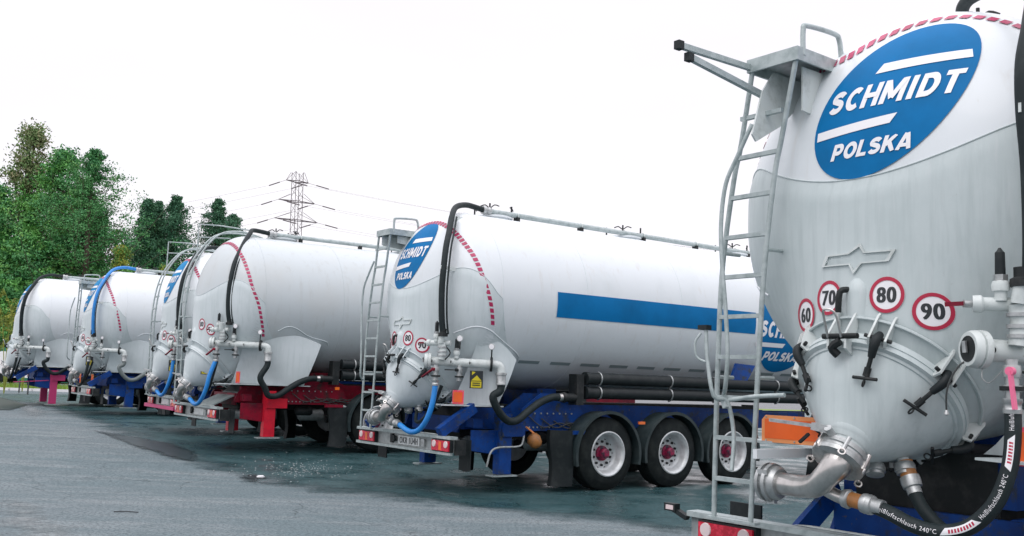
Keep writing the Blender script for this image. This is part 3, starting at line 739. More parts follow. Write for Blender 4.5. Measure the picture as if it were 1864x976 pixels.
    if ls:
        lad = empty('ladder', (0,0,0)); lad.parent = root
        bz = cfg.get('bumper_z', .76)
        if ls == 'A':
            Lp = [(-.12,1.0,bz),(-.12,.99,1.22),(-.12,.975,1.75),(-.12,.945,2.28),(-.12,.86,2.82),(-.12,.80,3.06),(-.14,.695,3.53)]
            Rp = [(-.12,.71,bz),(-.12,.68,1.22),(-.12,.65,1.73),(-.12,.61,2.27),(-.12,.54,2.80),(-.12,.48,3.06),(-.14,.36,3.53)]
        else:
            Lp = [(-.12,.98,bz),(-.12,.98,1.5),(-.13,.97,2.5),(-.05,.95,3.2),(.12,.9,3.62),(.4,.85,3.95),(.8,.8,4.03),(1.2,.78,4.0)]
            Rp = [(-.12,.68,bz),(-.12,.68,1.5),(-.13,.67,2.5),(-.05,.65,3.2),(.12,.6,3.62),(.4,.55,3.95),(.8,.5,4.03),(1.2,.48,3.95)]
        for P in (Lp, Rp):
            MB().use('galv').tube(P, .0165, 12, 5).build('rail', lad)
        def at(P, z):
            return Vector((np.interp(z,[q[2] for q in P[:6]],[q[0] for q in P[:6]]), np.interp(z,[q[2] for q in P[:6]],[q[1] for q in P[:6]]), z))
        z = bz+.25; top_z = 3.42 if ls == 'A' else 3.7
        while z < top_z:
            MB().use('galv').beam(at(Lp,z), at(Rp,z), .030, .026).build('rung', lad); z += .2565 if ls == 'A' else .27
        for zz in (1.55, 2.35):
            for P in (Rp, Lp): MB().use('galv').tube([at(P,zz), at(P,zz)+Vector((.13,-.02,0))], .012, 8).build('bracket', lad)
        b = MB().use('galv'); b.beam((-.12,1.04,bz+.004), (-.12,.66,bz+.004), .05, .014)
        b.build('bracket', lad)
        if ls == 'A':
            b = MB().use('galv')
            b.tube([(-.24,.62,2.98+.15),(-.28,.70,2.93),(-.30,.775,2.76),(-.30,.81,2.52),(-.30,.80,2.26),(-.30,.77,1.98),(-.30,.75,1.7),(-.28,.78,1.5),(-.2,.86,1.44)], .014, 10, 5)
            b.build('handrail', lad)
            # platform
            b = MB().use('galv')
            b.box((-.17,.33,3.57),(.36,.72,3.585)); b.box((-.17,.33,3.50),(-.155,.72,3.57)); b.box((.345,.33,3.50),(.36,.72,3.57)); b.box((-.155,.33,3.50),(.345,.345,3.57)); b.box((-.155,.705,3.50),(.345,.72,3.57))
            for i in range(7): b.box((-.14+.07*i,.36,3.585),(-.115+.07*i,.69,3.592))
            plat = b.build('platform', root)
            b = MB().use('galv'); b.tube([(-.10,.34,3.54),(-.10,.34,3.70),(-.06,.34,3.74),(.22,.34,3.76),(.28,.34,3.73),(.30,.34,3.62),(.30,.34,3.54)], .0165, 12, 5); b.build('grab_rail', plat)
            b = MB().use('fitting')
            b.prism([(-.26,3.06),(-.22,3.02),(.02,3.16),(.18,3.30),(.34,3.50),(-.05,3.50),(-.16,3.36)] if near else [(-.14,3.38),(-.10,3.36),(.18,3.34),(.34,3.50),(-.14,3.50)], .012, 'xz', .60)
            b.prism([(-.02,3.22),(.20,3.20),(.34,3.50),(-.02,3.50)] if near else [(.0,3.40),(.22,3.38),(.34,3.50),(.0,3.50)], .012, 'xz', .40)
            b.build('gusset_plate', plat)
            if cfg.get('arms'):
                b = MB().use('galv'); b.beam((-.16,.705,3.535),(-.92,.60,3.47),.03,.035); b.beam((-.02,.63,3.33),(-.85,.585,3.41),.03,.038)
                b.use('plast').box((-.955,.58,3.445),(-.91,.622,3.495)); b.box((-.885,.565,3.385),(-.84,.605,3.435)); b.build('folding_arm', plat)
                b = MB().use('galv'); b.tube([(-.33,.90,1.86),(-.33,.885,1.66),(-.32,.84,1.43),(-.24,.80,1.40),(-.2,.78,1.2),(-.24,.76,.98)], .013, 10, 4)
                b.tube([(-.34,.93,1.82),(-.36,.96,1.76),(-.355,.95,1.67),(-.33,.90,1.64)], .008, 8, 4)
                b.tube([(-.23,.84,1.40),(-.2,.62,1.435),(-.2,.40,1.45)], .014, 10, 3); b.beam((-.24,.83,1.43),(-.24,.80,1.36),.05,.03)
                b.use('plast').box((-.355,.875,1.84),(-.305,.945,1.87)); b.build('step_arm', lad)
        else:
            b = MB().use('galv'); b.tube([(.1,.95,3.6),(.1,.95,4.15),(.5,.9,4.16),(1.6,.8,4.1)], .014, 8); b.tube([(.1,.95,3.9),(.7,.88,3.93)], .011, 8); b.build('handrail', lad)
    # ---- chassis
    b = MB().use(ch)
    for sg in (-1, 1):
        b.beam((.62,sg*.50,.98),(Ltank-.5,sg*.50,.98),.10,.26)
        b.prism([(1.25,1.08),(1.62,1.33),(2.25,1.33),(2.6,1.18),(4.0,1.18),(6.8,1.15),(6.8,.84),(1.25,.84)], .03, 'xz', sg*.55-.015)
        if not near: b.prism([(1.30,1.12),(1.62,1.34),(2.2,1.33),(2.45,1.0),(2.45,.82),(1.22,.82)], .02, 'xz', sg*.96-.01)
        if cfg.get('beam', True) and not (near and sg > 0): b.beam((-.02,sg*.96,.80),(.50,sg*.96,1.13),.12,.13)
        if near and sg > 0: b.beam((.12,.58,.56),(.60,.58,.86),.04,.14)
        if near: b.prism([(.50,.60),(1.3,.60),(1.3,.80),(.62,.80)], .03, 'xz', sg*.55); continue
        b.prism([(.45,.83),(1.3,.83),(1.3,1.12),(.62,1.12),(.5,.98)], .04, 'xz', sg*.70)
        b.prism([(.50,.83),(.95,.83),(.95,.50),(.50,.56)], .02, 'xz', sg*.93)
    if near: b.box((.52,-.62,.56),(.56,.56,.80))
    else: b.box((.55,-.9,.86),(.70,.9,.98)); b.box((1.15,-.95,.84),(1.25,.95,1.0)); b.box((.5,-.6,.78),(.53,.6,.99))
    b.prism([(1.95,1.12),(2.3,1.12),(2.3,1.40),(1.95,1.40)], .9, 'xz', -.45)
    chas = b.build('chassis', root)
    b = MB().use('dark'); b.box((.62,-.46,.70),(2.2,.46,1.15)); b.box((2.2,-.46,.62),(6.6,.46,1.2)); b.cyl((2.5,0,.51),(5.4,0,.51),.06,12)
    for k in range(3): b.cyl((2.62+1.31*k+cfg.get('axle',0),-.9,.51),(2.62+1.31*k+cfg.get('axle',0),.9,.51),.07,12)
    b.use('zinc').cyl((.75,.2,.62),(.75,-.5,.62),.11,20)
    b.build('running_gear', chas)
    # support legs
    lk = cfg.get('legmat', ch); lu = cfg.get('legu', 1.0); lb = cfg.get('legz', .22)
    for sg in ((-1,) if near else (-1, 1)):
        b = MB().use(lk); b.box((lu-.10,sg*.95-.07,lb+.03),(lu+.10,sg*.95+.07,1.05)); b.box((lu-.07,sg*.95-.1,.75),(lu+.3,sg*.95-.02 if sg>0 else sg*.95+.1,.92))
        b.use('galv').box((lu-.2,sg*.95-.09,lb),(lu+.2,sg*.95+.09,lb+.02)); b.box((lu-.05,sg*.95-.04,lb+.02),(lu+.05,sg*.95+.04,lb+.09)); b.build('support_leg', root)
    if cfg.get('crank'):
        b = MB().use('zinc'); b.tube([(1.30,-1.02,.86),(1.27,-1.05,.70),(1.18,-1.07,.62),(.85,-1.08,.61),(.72,-1.08,.55),(.66,-1.08,.36)], .014, 8, 4); b.build('crank', root)
        b = MB().use('brown'); b.lathe((1.42,-1.02,.78), (.25,-.3,-.6), [(0,.02),(.02,.07),(.08,.10),(.16,.085),(.2,.05),(.21,.01)], 14); b.use('peach').beam((1.33,-1.03,.88),(1.56,-1.03,.73),.02,.02)
        b.build('rag_bundle', root)
    for (u_, v_, z_, l_, r_, k_) in ((1.75,-.72,.70,.34,.085,'dark'),(2.0,-.45,.62,.5,.11,'zinc'),(3.05,-.62,.66,.42,.10,'dark'),(4.36,-.62,.66,.42,.10,'dark')):
        MB().use(k_).lathe((u_,v_,z_),(1,0,0),[(-l_/2,.02),(-l_/2+.02,r_*.8),(-l_/2+.05,r_),(l_/2-.05,r_),(l_/2-.02,r_*.8),(l_/2,.02)],20).build('air_tank', root)
    rr = random.Random(3)
    for k_ in range(5):
        u_ = 1.4+.22*k_; MB().use('cord').tube([(u_,-.99,1.02-.03*k_),(u_+.25,-1.0,.88-.04*rr.random()),(u_+.55,-1.0,.93),(u_+.9,-.98,.80+.05*rr.random())], .009, 6, 5).build('air_line', root)
    b = MB().use('zinc')
    for k_ in range(16): b.lathe((1.35+.07*k_ if k_ < 8 else 1.4+.11*(k_-8),-.972,.87 if k_ < 8 else 1.06),(0,-1,0),[(0,.013),(.012,.012),(.013,.001)],6)
    tag(b.build('bolt_row', chas), kind='stuff')
    # front landing legs
    for sg in (-1, 1):
        b = MB().use('dark'); b.box((8.0,sg*.85-.08,.10),(8.16,sg*.85+.08,1.2)); b.box((7.9,sg*.85-.14,.0),(8.26,sg*.85+.14,.03)); b.box((8.03,sg*.85-.05,.03),(8.13,sg*.85+.05,.12)); b.build('landing_leg', root)
    # ---- bumper
    bt = cfg.get('bumper_z', .76)
    if cfg.get('bumper', True):
        b = MB().use('galv'); b.box((-.01,-1.22,bt-.035),(.10,1.33,bt)); b.box((-.01,-1.22,bt-.235),(.03,1.33,bt-.20))
        b.use('zinc').box((.04,-1.22,bt-.20),(.05,1.33,bt-.035))
        b.use('fitting').prism([(-.75,bt+.003),(.55,bt+.003),(.45,bt+.012),(-.65,bt+.012)], .02, 'yz', .09)
        b.use('galv').beam((.09,-.1,bt-.01),(.62,-.1,1.0),.9,.02) if cfg.get('tray') else None
        b.use('dark').box((.05,-1.27,bt-.23),(.2,-1.22,bt-.04))
        bump = b.build('bumper', root)
        b = MB().use('plate').box((.015,-.42,bt-.175),(.035,.14,bt-.06)); b.use('ink')
        cfg.get('crank') and put_text(b, 'OKR 1U4H', .10, -.38, bt-.160, bt-.075, lambda v, z: (.012, v, z), 'ink', .02); b.build('licence_plate', bump)
        for (v0, v1) in ((.76,1.22),(-1.22,-.79)):
            b = MB().use('lampred'); b.box((-.03,v0+.01,bt-.185),(.03,v1-.01,bt-.055)); b.use('plast').box((-.012,v0-.005,bt-.197),(.038,v1+.005,bt-.043))
            b.use('lampwhite')
            for vv in (v0+.075, v1-.075): b.lathe((-.031,vv,bt-.10), (-1,0,0), [(0,.045),(.008,.042),(.01,.001)], 20)
            b.use('amber').box((-.032,(v0+v1)/2-.03,bt-.175),(-.0301,(v0+v1)/2+.03,bt-.07)) if not near else None
            b.build('tail_lamp', bump)
        b = MB().use('dark').box((.01,.30,bt-.17),(.04,.36,bt-.05)); b.use('plast').lathe((.02,.25,bt-.11), (-1,0,0), [(0,.045),(.03,.045),(.031,.03)], 14); b.build('socket', bump); MB().use('alu').box((.012,-.55,bt-.17),(.034,-.46,bt-.07)).build('data_plate', bump)
        if cfg.get('sidelamp'):
            b = MB().use('plast'); b.beam((.0,1.33,bt-.05),(-.02,1.44,bt+.0),.05,.03); b.box((-.05,1.40,bt-.015),(.0,1.50,bt+.035)); b.use('lampwhite').box((-.054,1.415,bt-.005),(-.05,1.48,bt+.025)); b.build('marker_lamp', bump)
    for v0 in (-1.22, .96): MB().use('plast').box((.30,v0,.32),(.315,v0+.26,.72)).build('mud_flap', root)
    # ---- marker boards
    def board(u, v0, v1, z0, z1, key='orange', border='peach', cut=0.):
        b = MB().use(border)
        if cut: P = [(v0,z0),(v1,z0),(v1,z1-cut),(v1-cut if v1>v0 else v1+cut,z1),(v0+(cut if v1>v0 else -cut),z1),(v0,z1-cut)]
        else: P = [(v0,z0),(v1,z0),(v1,z1),(v0,z1)]
        b.prism(P, .006, 'yz', u)
        i = .025; b.use(key).box((u-.003,min(v0,v1)+i,z0+i),(u-.0005,max(v0,v1)-i,z1-i))
        b.use('galv')
        for vv in (v0*.93+v1*.07, (v0+v1)/2, v0*.07+v1*.93):
            for zz in (z0+.012, z1-.012): b.lathe((u-.001,vv,zz),(-1,0,0),[(0,.006),(.004,.005),(.005,.001)],8)
        return b.build('marker_board', root)
    for q in cfg.get('boards', []): board(*q)
    # warning sticker
    if cfg.get('warn', True):
        wu, wv, wz = cfg.get('warnpos', (.36,-1.04,1.38))
        b = MB(); f = lambda a, c: (wu + a*.9, wv - a*.30 - .012, wz + c); g = lambda a, c: (wu-.002 + a*.9, wv - a*.30 - .016, wz + c)
        quadstrip(b, ((0,0),(.19,0)), ((0,.23),(.19,.23)), f, 'ink', 2, 2); quadstrip(b, ((.02,.01),(.17,.01)), ((.02,.09),(.17,.09)), g, 'yellow', 2, 1)
        b.use('yellow'); b.add([g(.02,.1), g(.17,.1), g(.10,.17)], [(0,1,2)]); b.add([g(.03,.17), g(.08,.21), g(.03,.22)], [(0,1,2)])
        for zz in (.035, .062): quadstrip(b, ((.04,zz),(.15,zz)), ((.04,zz+.012),(.15,zz+.012)), lambda a, c: (wu-.004 + a*.9, wv - a*.30 - .02, wz + c), 'ink', 2, 1)
        b.build('warning_sticker', root)
    # ---- side storage tubes and suction hose
    for (z, r) in ((1.565,.085),(1.365,.085)):
        b = MB().use('plast'); b.cyl((2.28,-1.15,z), (8.0,-1.15,z), r, 24); b.lathe((2.25,-1.15,z),(1,0,0),[(0,.06),(0,.092),(.06,.092),(.06,.085)],24)
        tb = b.build('storage_tube', root)
        for u in (2.50,3.92,4.9,6.4):
            b = MB().use('alu'); pts = [(u,-1.15-math.cos(a)*(r+.008),z+math.sin(a)*(r+.008)) for a in np.linspace(-1.6,1.6,9)]
            b.tube(pts, .012, 6); b.build('tube_clamp', tb)
        b = MB().use('plast'); b.cyl((2.28,1.15,z), (8.0,1.15,z), r, 20); b.build('storage_tube', root)
    for v0 in (-1.2, 1.02): MB().use('dark').box((2.07,v0,1.19),(2.2,v0+.18,1.62)).build('tube_bracket', root)
    b = MB().use(cfg.get('suction', 'rubber'))
    e = pB+dr*.13+Vector((0,0,-.13))
    b.tube([e, (e.x,e.y,e.z-.2), (.64+mu,-1.2,1.28), (.74+mu,-1.19,1.10),(.90,-1.18,.97),(1.07,-1.17,.975),(1.25,-1.16,1.09),(1.45,-1.15,1.21),(1.66,-1.15,1.285),(1.80,-1.15,1.29)], .052, 20, 6)
    b.use('alu').lathe((e.x,e.y,e.z+.03),(0,0,-1),[(0,.06),(0,.076),(.03,.078),(.035,.064),(.13,.062),(.14,.068),(.16,.068),(.17,.055)],20)
    b.use('stainless').lathe((1.78,-1.15,1.29),(1,0,0),[(0,.05),(0,.058),(.06,.058)],18); b.use('dark').lathe((1.84,-1.15,1.29),(1,0,0),[(0,.07),(.05,.075),(.06,.06),(.24,.058)],18)
    b.build('suction_hose', root, 50)
    # ---- wheels
    ax0 = 2.62 + cfg.get('axle', 0)
    for k in range(3):
        for sg in (-1, 1):
            wu = ax0+1.31*k; wh = empty('wheel', (wu, sg*1.27, .515)); wh.parent = root
            if sg > 0: wh.rotation_euler = (0,0,PI)
            MB().use('tyre').lathe((0,.36,0),(0,-1,0),[(0,.30),(0,.36),(.015,.44),(.04,.49),(.06,.51),(.10,.515),(.10,.503),(.112,.503),(.112,.515),(.17,.515),(.17,.503),(.182,.503),(.182,.515),(.24,.515),(.24,.503),(.252,.503),(.252,.515),(.30,.51),(.32,.485),(.345,.42),(.352,.40),(.352,.395),(.358,.37),(.36,.315),(.345,.30)],64,False).build('tyre', wh, 30)
            b = MB().use('rim').lathe((0,.30,0),(0,-1,0),[(0,.28),(.29,.29),(.292,.302),(.285,.318),(.305,.318),(.31,.303),(.30,.29),(.285,.275),(.25,.262),(.19,.255),(.165,.235),(.155,.21),(.15,.10),(.15,.001)],48)
            b.use('dark')
            for j in range(10):
                a = 2*PI*j/10; b.lathe((.217*math.cos(a),.147,.217*math.sin(a)),(0,-1,0),[(0,.022),(.002,.021),(.003,.001)],12)
            for j in range(10):
                a = 2*PI*j/10+.3; b.use('dark').lathe((.165*math.cos(a),.15,.165*math.sin(a)),(0,-1,0),[(0,.02),(.03,.018),(.032,.001)],6)
            b.build('rim', wh, 35)
            MB().use('hub').lathe((0,.16,0),(0,-1,0),[(0,.11),(.04,.105),(.045,.075),(.11,.07),(.125,.055),(.13,.001)],24).build('hub_cap', wh)
    for k in range(3):
        for sg in (-1, 1):
            b = MB().use('fender'); wu = ax0+1.31*k; n = 26; vs = []
            R1 = .605
            for i in range(n+1):
                a = math.radians(-14+208*i/n) if k != 1 else math.radians(-12+204*i/n)
                for (y, rr) in ((.98, R1-.012),(1.285, R1-.012),(1.285, R1-.03),(1.30,R1-.03),(1.30, R1+.014),(1.285,R1+.014),(1.285,R1),(.98, R1)):
                    vs.append((wu-rr*math.cos(a), sg*y, .50+rr*math.sin(a)))
            fs = [(i*8+j, i*8+(j+1)%8, (i+1)*8+(j+1)%8, (i+1)*8+j) for i in range(n) for j in range(8)]+[tuple(range(8)), tuple(n*8+j for j in range(8))]
            b.add(vs, fs); b.build('mudguard', root, 40)
    for sg in (-1, 1):
        b = MB().use('plast'); vs = []
        for i in range(7):
            z = .08+.76*i/6; du = .03*math.sin(i*.9)
            for (u_, v_) in ((ax0-.88+du, 1.0), (ax0-.90+du, 1.10), (ax0-.80+du, 1.20), (ax0-.62+du*.5, 1.23)): vs.append((u_, sg*v_, z))
            for (u_, v_) in ((ax0-.61+du*.5, 1.215), (ax0-.79+du, 1.185), (ax0-.888+du, 1.085), (ax0-.868+du, 1.0)): vs.append((u_, sg*v_, z))
        b.add(vs, [(i*8+j, i*8+(j+1)%8, (i+1)*8+(j+1)%8, (i+1)*8+j) for i in range(6) for j in range(8)]+[tuple(range(8)), tuple(48+j for j in range(8))])
        b.build('mud_flap', root)
    MB().use('amber').box((ax0+.60,-1.26,.93),(ax0+.72,-1.235,.97)).build('side_lamp', root)
    if ch == 'red': MB().use('amber').box((2.12,-1.235,1.10),(2.2,-1.215,1.15)).build('side_lamp', root)
    b = MB().use('alu'); b.cyl((2.3,-1.2,.80),(2.36,-1.2,.80),.03,12); b.use(ch).beam((1.95,-1.2,.81),(2.3,-1.2,.81),.04,.05); b.build('side_bracket', root)
    # ---- dashed side reflectors, stripe, side logo
    if cfg.get('sidemarks'):
        fsd = lambda u, z: (u, side_v(z, .005), z); u = 1.25
        while u < 9.5:
            b = MB(); quadstrip(b, ((u,1.74),(u+.36,1.74)), ((u,1.78),(u+.36,1.78)), fsd, 'tapegrey', 3, 1); u += .56; b.build('side_reflector', tank)
        b = MB(); quadstrip(b, ((1.64,2.39),(5.80,2.39)), ((1.64,2.74),(5.80,2.74)), fsd, 'logo', 40, 6); b.build('side_stripe', tank)
        b = MB(); f2 = lambda u, z: (u, side_v(z, .010), z)
        disc(b, 6.62, 2.52, .74, .72, fsd, 'logo', 72, 12)
        quadstrip(b, ((6.1,2.84),(7.2,2.84)), ((6.15,2.91),(7.15,2.91)), f2, 'vwhite', 12, 2); quadstrip(b, ((5.86,2.20),(6.55,2.20)), ((5.84,2.27),(6.6,2.27)), f2, 'vwhite', 12, 2)
        block_text(b, 'SCHMIDT', 5.90, 7.28, 2.36, 2.63, f2, 'vwhite'); block_text(b, 'POLSKA', 6.12, 7.05, 1.98, 2.13, f2, 'vwhite', .28, .08)
        b.build('side_logo_sticker', tank)
        b = MB().use('blue').prism([(5.25,1.58),(5.62,1.58),(5.85,1.88),(5.4,1.90)], .05, 'xz', -1.20); b.build('side_box', root)
    if cfg.get('wire'):
        b = MB().use('cord'); b.tube([(-.05,-.70,1.68),(-.10,-.62,1.64),(-.10,-.55,1.52),(-.06,-.52,1.40)], .005, 6, 6); b.use('alu').lathe((-.06,-.52,1.41),(0,0,-1),[(0,.004),(.02,.012),(.03,.014),(.035,.004)],8)
        b.tube([(-.05,-.72,1.66),(-.075,-.72,1.58),(-.06,-.75,1.55),(-.05,-.80,1.60),(-.03,-.83,1.64)], .004, 6, 5); b.build('cap_lanyard', man)
        b = MB().use('white').beam((-.32,.52,1.10),(.19,.5,1.10),.03,.055); b.use('plast').cyl((.16,.5,1.02),(.24,.38,1.0),.07,16); b.build('hose_tray', chas)
    return root

def pose(x, y, z): return (x, y, z)
B0 = [(.16,-.74,-1.15,1.13,1.33,'orange','pinkred')]
make = [
 ('silo_trailer', (2.0422,5.6415,0), 52.5, dict(near=True, logo=(-.15,'logo'), bumper_z=.66, hose='rubber', arms=True, wire=True, sidelamp=True, legz=.2,
     tape=[(-130,.75),(-94,.62),(-63,.40),(-30,.26),(-12,.21),(4,.29),(21,.42),(34,.46),(60,.5),(94,.58),(112,.63)],
     boards=[(.10,.80,.30,1.15,1.32,'orange','peach',.03),(.16,-.72,-1.2,1.13,1.33,'orange','pinkred')], warn=False),
  'nearest white silo trailer at the right edge, showing four round speed stickers', ),
 ('silo_trailer', (-1.4146,13.5344,0), 53.919, dict(logo=(-.0,'logo'), logow=.84, hose='bluehose', crank=True, sidemarks=True, boards=[(.20,-.90,-1.16,1.17,1.35,'orange','pinkred')]),
  'white silo trailer with a long blue stripe along its side and silver wheels'),
 ('silo_trailer', (-5.57,17.69,.133), 56.0, dict(body='grey', chassis='red', legmat='redleg', hose='bluehose', fin=(1.85,1.9), axle=.38, mz=.13, mu=.08, hz=.1, hu=.2, signset=('80','90'), signdz=.16, signdv=-.08, badge=False, ladder='B', tray=True, beam=False, boards=[(.38,-.93,-1.13,1.17,1.37,'orange','pinkred')], warnpos=(-.05,-.30,1.30), clamps=(-74,129,180),
     tape=[(-130,.75),(-63,.37),(0,.30),(40,.36),(63,.42),(80,.48),(94,.6),(112,.72),(120,.78)]),
  'plain light grey silo trailer with a bright red chassis and red support leg'),
 ('silo_trailer', (-7.28,20.86,.19), 57.5, dict(logo=(-.0,'logoA'), logow=.8, hose='bluehose', ladder='B', mz=.1, boards=[(.2,-.85,-1.1,1.13,1.33,'orange','peach')], warnpos=(-.05,-.5,1.28), clamps=(-74,180), pinkbar=True),
  'white silo trailer directly behind the grey one, with a pink bumper bar'),
 ('silo_trailer', (-11.31,26.2,.245), 56.0, dict(logo=(-.0,'logoA'), logow=.8, hose='rubber', overhose='bluehose', suction='greyhose', ladder='A', fin=(1.9,1.75), boards=[(.1,1.0,.75,.82,1.08,'orange','peach'),(.1,-.6,-.85,.82,1.08,'orange','peach')], warnpos=(-.05,-.5,1.30), clamps=(-74,129)),
  'white silo trailer with a blue hose arching over its top'),
 ('silo_trailer', (-15.0,29.9,.32), 57.5, dict(logo=(.05,'logoA'), logow=.8, hose='rubber', legmat='pinkbar', legz=.03, bumper=False, ladder=None, fin=(1.9,1.75), tape=None, signs=False, badge=False, warn=False, clamps=(-74,129), boards=[(.3,-.75,-.9,.85,1.1,'orange','vwhite')]),
  'farthest white silo trailer at the left edge, standing on a crimson support leg'),
]
trailers = []
for nm, p, a, cfg, lab in make:
    r = make_trailer(nm, p, a, cfg); tag(r, lab, 'silo trailer', 'silo trailers parked in a row'); trailers.append(r)
# magenta lower bar on the fourth trailer's bumper
for ch_ in trailers[3].children:
    if ch_.name.startswith('bumper'):
        MB().use('pinkbar').beam((-.04,1.36,.53),(-.04,-1.2,.53),.05,.07).build('lower_bar', ch_)
b = MB().use('pinkbar'); b.tube([(.85,-1.05,.75),(.2,-1.1,.70),(-.1,-1.1,.68)], .012, 6); b.build('crank', trailers[5])

# ------------------------------------------------------------------ ground
LD = Vector((-.59, .81, 0))
def gz(x, y):
    s = (x+1.4146)*LD.x + (y-13.5344)*LD.y - 1.2
    if s <= 0: return 0.
    s_ = s*s/(s+2.0)
    return .34*(1-math.exp(-s_/7.5))
def grid_mesh(name, xs, ys, zf, m, off=0.):
    nx, ny = len(xs), len(ys)
    vs = [(x, y, zf(x, y)+off) for y in ys for x in xs]
    fs = [(j*nx+i, j*nx+i+1, (j+1)*nx+i+1, (j+1)*nx+i) for j in range(ny-1) for i in range(nx-1)]
    me = bpy.data.meshes.new(name); me.from_pydata(vs, [], fs); me.materials.append(m)
    me.polygons.foreach_set('use_smooth', [True]*len(fs)); me.update()
    o = bpy.data.objects.new(name, me); COL.objects.link(o); return o
def asphalt(name, c1, c2, c3, wet=False, rough=.85):
    m = bpy.data.materials.new(name); m.use_nodes = True; n = m.node_tree; b = n.nodes['Principled BSDF']; lk = n.links.new
    t = n.nodes.new('ShaderNodeTexCoord')
    def noise(sc, det=6, rg=.6, vec=None):
        q = n.nodes.new('ShaderNodeTexNoise'); q.inputs['Scale'].default_value = sc; q.inputs['Detail'].default_value = det; q.inputs['Roughness'].default_value = rg
        lk(vec or t.outputs['Object'], q.inputs['Vector']); return q.outputs[0]
    def rng_(s, a, b_, c=0., d=1.):
        r = n.nodes.new('ShaderNodeMapRange'); lk(s, r.inputs[0]); r.inputs[1].default_value = a; r.inputs[2].default_value = b_; r.inputs[3].default_value = c; r.inputs[4].default_value = d; return r.outputs[0]
    def mix(a, b_, f):
        x = n.nodes.new('ShaderNodeMix'); x.data_type = 'RGBA'
        for s, i in ((a, 6), (b_, 7)):
            if isinstance(s, tuple): x.inputs[i].default_value = (*s, 1)
            else: lk(s, x.inputs[i])
        lk(f, x.inputs[0]); return x.outputs[2]
    c = mix(c1, c2, rng_(noise(.35, 5), .40, .62))
    mpn = n.nodes.new('ShaderNodeMapping'); mpn.inputs['Rotation'].default_value = (0,0,.62); mpn.inputs['Scale'].default_value = (.35, 2.2, 1); lk(t.outputs['Object'], mpn.inputs[0])
    c = mix(c, c3, rng_(noise(.8, 6, .7, mpn.outputs[0]), .48, .68, 0, .9))
    c = mix(c, tuple(q*.45 for q in c1), rng_(noise(26, 3, .9), .47, .60, 0, .95))
    c = mix(c, tuple(min(1, q*1.9) for q in c1), rng_(noise(60, 2, .8), .58, .70, 0, .7))
    c = mix(c, tuple(q*.72 for q in c1), rng_(noise(3.2, 6, .75), .52, .68, 0, .85))
    vo = n.nodes.new('ShaderNodeTexVoronoi'); vo.feature = 'DISTANCE_TO_EDGE'; vo.inputs['Scale'].default_value = .45; vo.inputs['Randomness'].default_value = 1
    wv = n.nodes.new('ShaderNodeVectorMath'); wv.operation = 'MULTIPLY_ADD'; q = n.nodes.new('ShaderNodeTexNoise'); q.inputs['Scale'].default_value = 1.5; q.inputs['Detail'].default_value = 6; lk(t.outputs['Object'], q.inputs['Vector'])
    lk(q.outputs['Color'], wv.inputs[0]); wv.inputs[1].default_value = (.7,.7,.7); lk(t.outputs['Object'], wv.inputs[2]); lk(wv.outputs[0], vo.inputs['Vector'])
    crack = n.nodes.new('ShaderNodeMath'); crack.operation = 'MULTIPLY'; lk(rng_(vo.outputs['Distance'], .0, .006, 1, 0), crack.inputs[0]); lk(rng_(noise(.5, 3), .50, .54), crack.inputs[1])
    c = mix(c, tuple(q_*.35 for q_ in c1), crack.outputs[0])
    lk(c, b.inputs['Base Color']); b.inputs['Roughness'].default_value = rough; b.inputs['Specular IOR Level'].default_value = .3
    if wet: lk(rng_(noise(1.2, 5), .4, .65, .22, .7), b.inputs['Roughness'])
    bp = n.nodes.new('ShaderNodeBump'); bp.inputs['Strength'].default_value = .45; bp.inputs['Distance'].default_value = .008; lk(noise(90, 3, .7), bp.inputs['Height']); lk(bp.outputs[0], b.inputs['Normal'])
    return m
GA = asphalt('worn_asphalt', (.12,.165,.18), (.155,.19,.205), (.25,.275,.285))
xs = np.concatenate([[-1500,-600,-250,-120,-80,-60,-50],np.linspace(-42,25,90),[32,45,70,120,300,700,1500]])
ys = np.concatenate([[-60,-20,-5,0],np.linspace(2,52,84),[58,66,80,100,130,180,260,400,700,1200,2500]])
g = grid_mesh('ground', xs, ys, gz, GA); tag(g, kind='structure')
